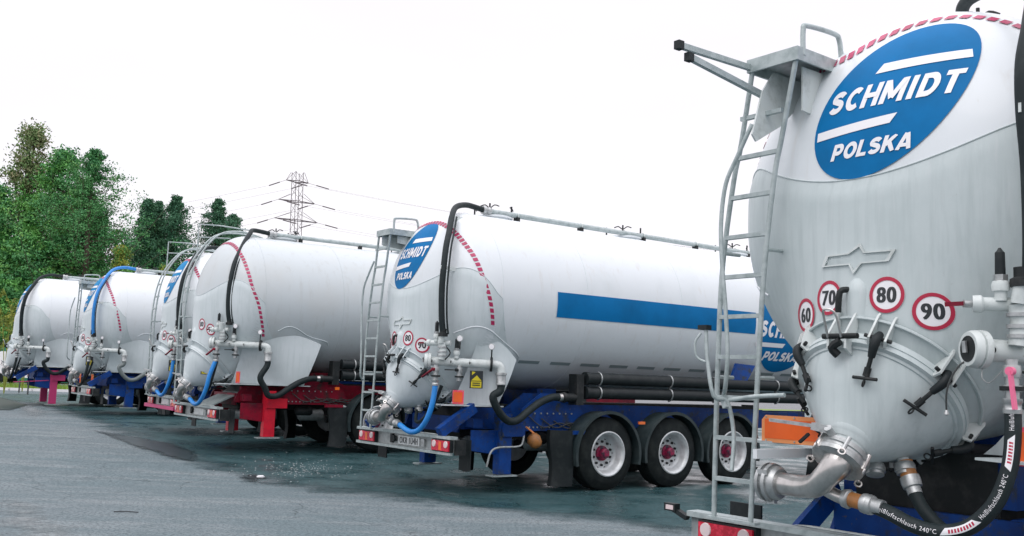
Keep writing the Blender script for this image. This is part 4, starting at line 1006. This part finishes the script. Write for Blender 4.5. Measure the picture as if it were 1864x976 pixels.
# ------- patches laid on the yard
def gpx(x, y):
    r = c_f + c_r*((x-W0/2)/FPX) - c_u*((y-H0/2)/FPX); t = -EYE/r.z; p = Vector((0,0,EYE))+r*t
    for _ in range(12):
        z = gz(p.x, p.y); t = (z-EYE)/r.z; p = Vector((0,0,EYE))+r*t
    return p
def ragged(m, wid, scale):
    """the patch thins out along an uneven edge: 'edge' is the distance to its outline in metres"""
    n = m.node_tree; out = [q for q in n.nodes if q.type == 'OUTPUT_MATERIAL'][0]; b = n.nodes['Principled BSDF']
    at = n.nodes.new('ShaderNodeAttribute'); at.attribute_name = 'edge'
    t = n.nodes.new('ShaderNodeTexCoord'); q = n.nodes.new('ShaderNodeTexNoise'); q.inputs['Scale'].default_value = scale; q.inputs['Detail'].default_value = 8; q.inputs['Roughness'].default_value = .72
    n.links.new(t.outputs['Object'], q.inputs['Vector'])
    a = n.nodes.new('ShaderNodeMath'); a.operation = 'DIVIDE'; n.links.new(at.outputs['Fac'], a.inputs[0]); a.inputs[1].default_value = wid
    c = n.nodes.new('ShaderNodeMath'); c.operation = 'ADD'; n.links.new(a.outputs[0], c.inputs[0]); n.links.new(q.outputs[0], c.inputs[1])
    r = n.nodes.new('ShaderNodeMapRange'); r.inputs[1].default_value = .70; r.inputs[2].default_value = 1.05; n.links.new(c.outputs[0], r.inputs[0])
    tr = n.nodes.new('ShaderNodeBsdfTransparent'); mx_ = n.nodes.new('ShaderNodeMixShader')
    n.links.new(r.outputs[0], mx_.inputs[0]); n.links.new(tr.outputs[0], mx_.inputs[1]); n.links.new(b.outputs[0], mx_.inputs[2]); n.links.new(mx_.outputs[0], out.inputs[0]); return m
def patch(name, outline, m, off, cell=.25):
    Q = [gpx(*q) for q in outline]
    bm = bmesh.new(); f = bm.faces.new([bm.verts.new((q.x,q.y,0)) for q in Q]); bmesh.ops.triangulate(bm, faces=[f])
    for _ in range(9):
        es = [e for e in bm.edges if e.calc_length() > cell*2]
        if not es or len(bm.verts) > 40000: break
        bmesh.ops.subdivide_edges(bm, edges=es, cuts=1); bmesh.ops.triangulate(bm, faces=bm.faces)
    A = np.array([(q.x,q.y) for q in Q]); B = np.roll(A, -1, 0); D = B-A; DD = (D**2).sum(1)
    ed = []
    for v in bm.verts:
        p = np.array(v.co[:2]); t = np.clip(((p-A)*D).sum(1)/DD, 0, 1); ed.append(float(np.hypot(*(A+D*t[:,None]-p).T).min()))
        v.co.z = gz(v.co.x, v.co.y)+off
    bmesh.ops.recalc_face_normals(bm, faces=bm.faces)
    for f in bm.faces:
        if f.normal.z < 0: f.normal_flip()
    me = bpy.data.meshes.new(name); bm.to_mesh(me); bm.free(); me.materials.append(m)
    a = me.attributes.new('edge', 'FLOAT', 'POINT'); a.data.foreach_set('value', ed)
    o = bpy.data.objects.new(name, me); COL.objects.link(o); tag(o, kind='structure'); return o
DA = asphalt('darker_asphalt', (.028,.074,.082), (.042,.096,.104), (.07,.125,.132), True)
SA_ = asphalt('pale_scuffed_asphalt', (.27,.30,.31), (.23,.27,.28), (.33,.345,.35))
PU = mat('wet_oil_stain', (.012,.026,.030), .38, noise=[((.03,.05,.055), 6, .45, .7)], spec=.35)
SA_.node_tree.nodes['Principled BSDF'].inputs['Roughness'].default_value = .95
ragged(DA, 2.2, 1.3); ragged(SA_, 1.3, 2.2); ragged(PU, .45, 3.)
patch('asphalt', [(-90,722),(30,736),(80,756),(140,784),(220,822),(300,852),(380,874),(450,890),(520,902),(600,908),(680,918),(780,932),(1000,955),(1300,995),(1900,1000),(1900,800),(1300,760),(600,745),(300,722),(40,716),(-60,716)], DA, .004, .25)
patch('oil_stain', [(150,780),(215,789),(265,798),(325,808),(368,822),(376,838),(352,846),(305,836),(255,821),(200,802)], PU, .012, .08)
patch('oil_stain', [(420,870),(442,861),(480,864),(498,872),(478,881),(440,881)], PU, .012, .05)
patch('oil_stain', [(-60,722),(10,724),(60,738),(30,748),(-60,746)], PU, .012, .2)
patch('scuffed_strip', [(470,880),(560,888),(640,905),(740,945),(840,990),(740,990),(660,948),(560,908)], SA_, .008, .12)
patch('scuffed_strip', [(10,738),(80,738),(110,752),(90,762),(20,758)], SA_, .008, .12)
patch('scuffed_strip', [(-60,905),(80,900),(180,950),(260,1010),(-60,1010)], SA_, .008, .12)
patch('scuffed_strip', [(1260,888),(1360,882),(1480,898),(1480,930),(1340,922)], SA_, .008, .12)
# scattered pale grit near the small stain
b = MB().use('plate')
for _ in range(260):
    p = gpx(random.gauss(540,50), random.gauss(856,9)); s_ = random.uniform(.003,.008); b.box((p.x-s_,p.y-s_,p.z+.012),(p.x+s_,p.y+s_,p.z+.012+s_))
o = b.build('spilled_grit'); tag(o, 'pale grit spilled on the dark asphalt', 'grit', kind='stuff')
p = gpx(467,872); b = MB().use('vwhite'); b.lathe((p.x,p.y,p.z+.03),(1,.3,0),[(0,.01),(.02,.02),(.08,.025),(.10,.015),(.11,.004)],12); o = b.build('crushed_cup'); tag(o, 'small crushed white cup lying in the dark wet spot', 'litter')
p = gpx(228,934); b = MB().use('ink'); b.tube([(p.x-.12,p.y,p.z+.01),(p.x,p.y+.02,p.z+.014),(p.x+.13,p.y+.01,p.z+.01)], .006, 6, 3); o = b.build('twig'); tag(o, 'thin dark twig lying on the pale asphalt', 'twig')

# ------------------------------------------------------------------ verge and road beyond
def strip(name, x0, x1, ya, yb, off, m, kind='structure', nx=70):
    X = np.linspace(x0, x1, nx); Yn = np.linspace(0, 1, 5)
    vs = []; 
    for t in Yn:
        for x in X:
            y = ya(x)*(1-t)+yb(x)*t; vs.append((x, y, gz(x, y)+off))
    fs = [(j*nx+i, j*nx+i+1, (j+1)*nx+i+1, (j+1)*nx+i) for j in range(4) for i in range(nx-1)]
    me = bpy.data.meshes.new(name); me.from_pydata(vs, [], fs); me.materials.append(m); me.update()
    o = bpy.data.objects.new(name, me); COL.objects.link(o); tag(o, kind=kind); return o
ya = lambda x: 45.5+.12*(x+25); yb = lambda x: 57+.12*(x+25)
GR = mat('grass_ground', (.13,.22,.03), .9, noise=[((.20,.27,.05), .8, .4, .65)])
strip('grass_verge', -90, 60, ya, yb, .05, GR)
b = MB().use('vwhite')
for i in range(150):
    x = -90+i; b.box((x, ya(x)-.12, .30),(x+.97, ya(x)+.06, gz(x,ya(x))+.12))
o = b.build('kerb'); tag(o, kind='structure')
RD = asphalt('road_surface', (.20,.21,.22), (.23,.24,.25), (.26,.27,.28))
strip('road', -160, 120, lambda x: 57.2+.12*(x+25), lambda x: 92+.12*(x+25), .02, RD)
# grass blades on the verge
n = 26000; X = rng.uniform(-60, 5, n); Tt = rng.uniform(0,1,n); vs = np.zeros((n*3,3)); h = rng.uniform(.08,.22,n)
for i in range(n):
    x = X[i]; y = ya(x)*(1-Tt[i])+yb(x)*Tt[i]; z = .39; a = rng.uniform(0,PI); w = .025
    vs[i*3] = (x-w*math.cos(a), y-w*math.sin(a), z-.02); vs[i*3+1] = (x+w*math.cos(a), y+w*math.sin(a), z-.02); vs[i*3+2] = (x+rng.normal(0,.05), y+rng.normal(0,.05), z+h[i])
me = bpy.data.meshes.new('grass'); me.from_pydata(vs.tolist(), [], [(3*i,3*i+1,3*i+2) for i in range(n)]); me.materials.append(MT['grassy']); o = bpy.data.objects.new('grass', me); COL.objects.link(o); tag(o, 'short bright grass on the verge beyond the yard', 'grass', kind='stuff')

# ------------------------------------------------------------------ far things
def wx(px, y, py=660):
    """world x for pixel column px at distance y"""
    r = c_f + c_r*((px-W0/2)/FPX) - c_u*((py-H0/2)/FPX); return r.x/r.y*y
def wz(px, py, y):
    r = c_f + c_r*((px-W0/2)/FPX) - c_u*((py-H0/2)/FPX); return EYE + r.z/r.y*y
def leaves(mb, pts, size, rg):
    n = len(pts); d = rg.normal(size=(n,3)); d /= np.linalg.norm(d,axis=1)[:,None]; e = np.cross(d, rg.normal(size=(n,3))); e /= np.linalg.norm(e,axis=1)[:,None]
    s = (size*rg.uniform(.6,1.4,n))[:,None]
    A = pts-d*s; B = pts+e*s*.55; Cc = pts+d*s; D = pts-e*s*.55
    V = np.stack([A,B,Cc,D],1).reshape(-1,3); o = len(mb.v); mb.v.extend(map(tuple, V.tolist()))
    mb.f.extend([(o+4*i,o+4*i+1,o+4*i+2,o+4*i+3) for i in range(n)]); mb.m.extend([mb.cur]*n)
def finish_leaves(mb, name, parent):
    me = bpy.data.meshes.new(name); me.from_pydata(mb.v, [], mb.f)
    for m in mb.mats: me.materials.append(m)
    me.polygons.foreach_set('material_index', mb.m); me.update()
    o = bpy.data.objects.new(name, me); COL.objects.link(o); o.parent = parent; return o
def broadleaf(px, dist, top_py, w, mats, seed, label, nclump=150, leaf=.2, base_z=.34, name='broadleaf_tree', squash=1., low=.08, per=110):
    rg = np.random.default_rng(seed); x = wx(px, dist); h = wz(px, top_py, dist)-base_z
    root = empty(name, (x, dist, base_z)); tag(root, label, 'tree' if h > 4.5 else 'bush')
    t = MB().use('bark'); t.tube([(0,0,-.2),(.1,0,h*.3),(.0,.1,h*.6),(.1,0,h*.85)], [h*.022,h*.017,h*.01,h*.004], 8, 3)
    cl = []
    for k in range(nclump):
        zz = low + (1-low)*rg.uniform()**.75; rad = w*1.28*max(.02, 1-zz)**.62*(zz+.25)**.22
        a = rg.uniform(0,2*PI); rad *= .82+.3*math.sin(a*3+zz*9+seed)*math.sin(zz*17+seed*2)+.12*rg.normal(); q = rad*rg.uniform(.25,1.)**.55
        cl.append((q*math.cos(a), q*math.sin(a)*squash, h*zz*.97, h*.055*rg.uniform(.5,1.35)))
    for c_ in cl[::6]: t.tube([(0,0,max(.3,c_[2]*.55)), (c_[0]*.5,c_[1]*.5,c_[2]*.85), c_[:3]], [h*.006,h*.004,h*.0015], 5)
    tr = t.build('trunk', root)
    b = MB()
    for c_ in cl:
        b.use(mats[rg.integers(len(mats))] if len(mats) > 1 and rg.uniform() < .8 else mats[0])
        if len(mats) > 2 and c_[2] > h*.72: b.use(mats[2])
        n_ = int(per*1.8*rg.uniform(.6,1.3)*(1 if c_[2] < h*.7 else .6)); p = rg.normal(size=(n_,3)); p /= np.linalg.norm(p,axis=1)[:,None]; p *= (c_[3]*rg.uniform(.25,1.1,n_))[:,None]; p[:,2] *= .75
        leaves(b, p+np.array(c_[:3]), leaf*.74, rg)
    finish_leaves(b, 'crown', root); return root
def pine(px, dist, top_py, w, seed, label, leaf=.095, base_z=.34, lowf=.1, per=26, whorls=27, mat_='pine'):
    rg = np.random.default_rng(seed); x = wx(px, dist); h = wz(px, top_py, dist)-base_z
    root = empty('pine_tree', (x, dist, base_z)); tag(root, label, 'tree')
    t = MB().use('bark'); t.tube([(0,0,-.2),(.08,0,h*.4),(-.05,.05,h*.7),(.0,0,h)], [h*.018,h*.014,h*.008,h*.002], 8, 3)
    b = MB().use(mat_)
    nbr = whorls*5
    for k in range(nbr):
        zz = min(.985, lowf+(1-lowf)*((k+rg.uniform(-1.5,1.5))/nbr)**.85 if k > 2 else lowf+.02); zt = max(0., (1-zz)/(1-lowf)); Lr = w*zt**.9*rg.uniform(.35,1.25)+.12
        a = k*2.4+rg.uniform(-.5,.5); l = Lr; up = rg.uniform(.15,.75)
        p0 = Vector((0,0,h*zz)); p1 = Vector((l*.6*math.cos(a), l*.6*math.sin(a), h*zz+l*.12*up)); p2 = Vector((l*math.cos(a+.1), l*math.sin(a+.1), h*zz+l*up))
        t.tube([p0,p1,p2], [.05,.03,.012], 4)
        for q in (.35,.55,.72,.86,1.):
            c_ = p0.lerp(p1, q/.6) if q < .6 else p1.lerp(p2, (q-.6)/.4)
            if rg.uniform() < .18: continue
            sz = (.10+.30*min(1., l/1.6))*rg.uniform(.6,1.3); n_ = per*2
            pp = np.clip(rg.normal(size=(n_,3)),-1.4,1.4)*np.array([sz,sz,sz*.55]); pp[:,2] += np.abs(rg.normal(size=n_))*sz*.5
            leaves(b, pp+np.array(c_)+rg.normal(size=3)*.12*min(1., l), leaf, rg)
    t.build('trunk', root); finish_leaves(b, 'crown', root); return root
broadleaf(22, 96, 220, 4.8, ['leaf_green','leaf_brown','leaf_brown'], 1, 'tallest tree at the left edge with a thinning brownish top', 190, .19, low=.05)
broadleaf(85, 92, 262, 5.4, ['leaf_green','leaf_dark'], 2, 'tall dense green tree second from the left edge', 200, .19, low=.03)
broadleaf(-40, 90, 330, 5., ['leaf_green','leaf_dark'], 3, 'dense green tree cut by the left edge of the picture', 150, .2, low=.03)
pine(140, 84, 272, 7.5, 5, 'dark pine tree leaning its open branches right of the tall green trees', whorls=22, lowf=.3, per=26, mat_='leaf_dark')
broadleaf(30, 84, 420, 5.5, ['leaf_green','leaf_dark'], 6, 'broad mid green tree low in front of the tall trees', 190, .19, low=.0)
broadleaf(122, 86, 340, 4.6, ['leaf_dark','leaf_green'], 7, 'dark green tree sloping down towards the pines', 180, .18, low=.0)
broadleaf(160, 90, 385, 3.6, ['leaf_dark','leaf_green'], 8, 'darker round tree between the tall green trees and the yellow bush', 130, .18, low=.0)
broadleaf(60, 78, 520, 5.5, ['leaf_green','leaf_dark'], 9, 'low leafy thicket behind the farthest trailer', 160, .16, low=.0)
broadleaf(-10, 72, 500, 4., ['leaf_green','leaf_dark'], 19, 'low green thicket at the left edge beside the road', 130, .16, low=.0)
broadleaf(208, 80, 442, 1.6, ['leaf_yellow','leaf_green'], 10, 'tall yellow-green bush in front of the dark trees', 70, .13, low=.0)
broadleaf(285, 80, 478, 1.5, ['leaf_yellow','leaf_dark'], 11, 'small yellowing bush at the foot of the pines', 50, .12, low=.0)
broadleaf(200, 88, 402, 1.8, ['leaf_brown','leaf_dark'], 12, 'thin brownish tree beside the left-hand pine', 36, .13, low=.1, per=60)
pine(248, 92, 362, 6.2, 13, 'left-hand of the three dark pines, with a broad forked top')
pine(268, 94, 366, 5.0, 14, 'slim dark pine pressed against the left-hand pine')
pine(299, 92, 358, 5.4, 15, 'middle pine of the three, narrow and pointed')
pine(378, 96, 362, 6.4, 16, 'right-hand pine standing clear behind the ladder of the grey trailer')
pine(406, 100, 390, 5.4, 17, 'shorter pine just right of the right-hand pine')
broadleaf(330, 98, 520, 5., ['leaf_dark','pine'], 18, 'low dark thicket behind the fourth trailer', 90, .18, low=.0)
broadleaf(240, 90, 500, 4., ['leaf_dark','pine'], 20, 'low dark undergrowth below the left-hand pine', 90, .18, low=.0)
# arching shrub behind the farthest trailer
def arching(px, dist, base, tips, label, seed):
    rg = np.random.default_rng(seed); x = wx(px, dist); root = empty('arching_shrub', (x, dist, .34)); tag(root, label, 'shrub')
    t = MB().use('leaf_yellow'); b = MB().use('leaf_yellow')
    for k in range(tips):
        a = rg.uniform(-1,1); hh = rg.uniform(2.6,4.6); l = rg.uniform(.5,1.5)*(1 if a > 0 else -1)
        P = [(0,0,0),(l*.1,rg.normal()*.2,hh*.6),(l*.5,rg.normal()*.3,hh*.95),(l*.9,0,hh*.9),(l*1.3,0,hh*.65)]; t.tube(P, [.02,.016,.012,.008,.004], 5, 5)
        for q in range(26):
            i = rg.integers(1,4); f_ = rg.uniform(); p = [P[i][j]*(1-f_)+P[i+1][j]*f_ for j in range(3)]; leaves(b, np.array([p])+rg.normal(size=(3,3))*.05, .07, rg)
    t.build('stem', root); finish_leaves(b, 'foliage', root)
arching(12, 40, 0, 9, 'tall arching pale green shrub at the left edge behind the farthest trailer', 31)
arching(45, 44, 0, 7, 'arching pale shrub peeping over the farthest trailer', 32)
arching(168, 46, 0, 6, 'arching pale shrub showing above the gap between the two farthest trailers', 33)

# ------------------------------------------------------------------ pylon
PY = 210.; px_ = wx(541, PY, 500); H_ = wz(541, 318, PY)
root = empty('power_pylon', (px_, PY, .3)); tag(root, 'lattice power pylon rising above the grey trailer', 'pylon'); root.rotation_euler = (0, -.03, math.radians(42))
b = MB().use('pylon'); hw = lambda z: .88+max(0., (22-z))*.055
zs = list(np.linspace(0, H_, 26))
for sx in (-1,1):
    for sy in (-1,1):
        for z0, z1 in zip(zs, zs[1:]): b.beam((sx*hw(z0),sy*hw(z0),z0),(sx*hw(z1),sy*hw(z1),z1),.10,.10)
for i, (z0, z1) in enumerate(zip(zs, zs[1:])):
    for (ax1, ax2) in (((-1,-1),(1,-1)),((-1,1),(1,1)),((-1,-1),(-1,1)),((1,-1),(1,1))):
        a, c_ = (ax1, ax2) if i%2 else (ax2, ax1)
        b.beam((a[0]*hw(z0),a[1]*hw(z0),z0),(c_[0]*hw(z1),c_[1]*hw(z1),z1),.05,.05)
b.build('tower', root)
wires = []
for zt, la in ((H_-2.0, 2.7),(H_-6.4, 4.4),(H_-10.5, 5.2)):
    b = MB().use('pylon')
    for sx in (-1,1):
        for sy in (-1,1):
            b.beam((0,sy*1.05,zt),(sx*la,0,zt),.15,.15); b.beam((sx*1.05,sy*1.05,zt+1.7 if zt < H_-5 else H_),(sx*la,0,zt),.07,.07)
        for t in np.linspace(.3,.9,4): b.beam((sx*la*t,1.05*(1-t),zt),(sx*la*t,-1.05*(1-t),zt),.09,.09)
        wires.append((sx*la, zt))
    b.build('cross_arm', root)
rz = root.rotation_euler.z
def loc_dir(a, b_): return (a*math.cos(-rz)-b_*math.sin(-rz), a*math.sin(-rz)+b_*math.cos(-rz))
for xx, zt in wires:
    for dx, dy, ln in ((.90,.43,150),(-.90,.43,150)):
        d0, d1 = loc_dir(dx, dy); b = MB().use('pylon')
        b.tube([(xx,0,zt),(xx+d0*1.8,d1*1.8,zt-.35)], .04, 5); b.tube([(xx+d0*1.8,d1*1.8,zt-.35),(xx+d0*4.6,d1*4.6,zt-.9)], .12, 6)
        b.tube([(xx+d0*(4.6+q), d1*(4.6+q), zt-.9-8*(1-(1-q/150)**2)) for q in np.linspace(0,ln,10)], .02, 4, caps=False)
        b.build('power_line', root)
# ------------------------------------------------------------------ things glimpsed on the far road
x = wx(52, 62, 675); b = MB(); root = empty('parked_van', (x, 62, .36)); tag(root, 'white van on the far road, glimpsed below the farthest trailer', 'van')
MB().use('vwhite').prism([(-2.2,.4),(2.2,.4),(2.25,1.1),(1.5,1.25),(.9,1.95),(-2.1,2.0),(-2.25,1.2)], 1.8, 'xz', -.9).build('body', root, 30)
b = MB().use('ink'); b.prism([(.55,1.25),(1.35,1.25),(.85,1.8),(.5,1.8)], 1.82, 'xz', -.91); b.build('window', root)
for u in (-1.4, 1.4):
    for v in (-.86, .86): MB().use('tyre').lathe((u,v-.1,.33),(0,1,0),[(0,.2),(.0,.31),(.03,.34),(.17,.34),(.2,.31),(.2,.2)],24).build('wheel', root)
x = wx(22, 66, 675); root = empty('storage_container', (x, 66, .36)); tag(root, 'green storage container across the road, glimpsed under the farthest trailer', 'container')
GC = mat('green_container_paint', (.02,.22,.13), .5, noise=[((.015,.15,.09), 2, .4, .7)]); MT['gcont'] = GC
b = MB().use('gcont')
P = [(-4+.2*i, .0 if i%2 else .06) for i in range(41)]
b.box((-4,.1,.1),(4,2.4,2.3)); b.add([(x_, y_, .1) for x_, y_ in P]+[(x_, y_, 2.3) for x_, y_ in P], [(i,i+1,42+i,41+i) for i in range(40)]); b.build('shell', root)
b = MB().use('dark'); b.box((-4,.0,0),(4,2.4,.1)); b.build('base_rail', root)
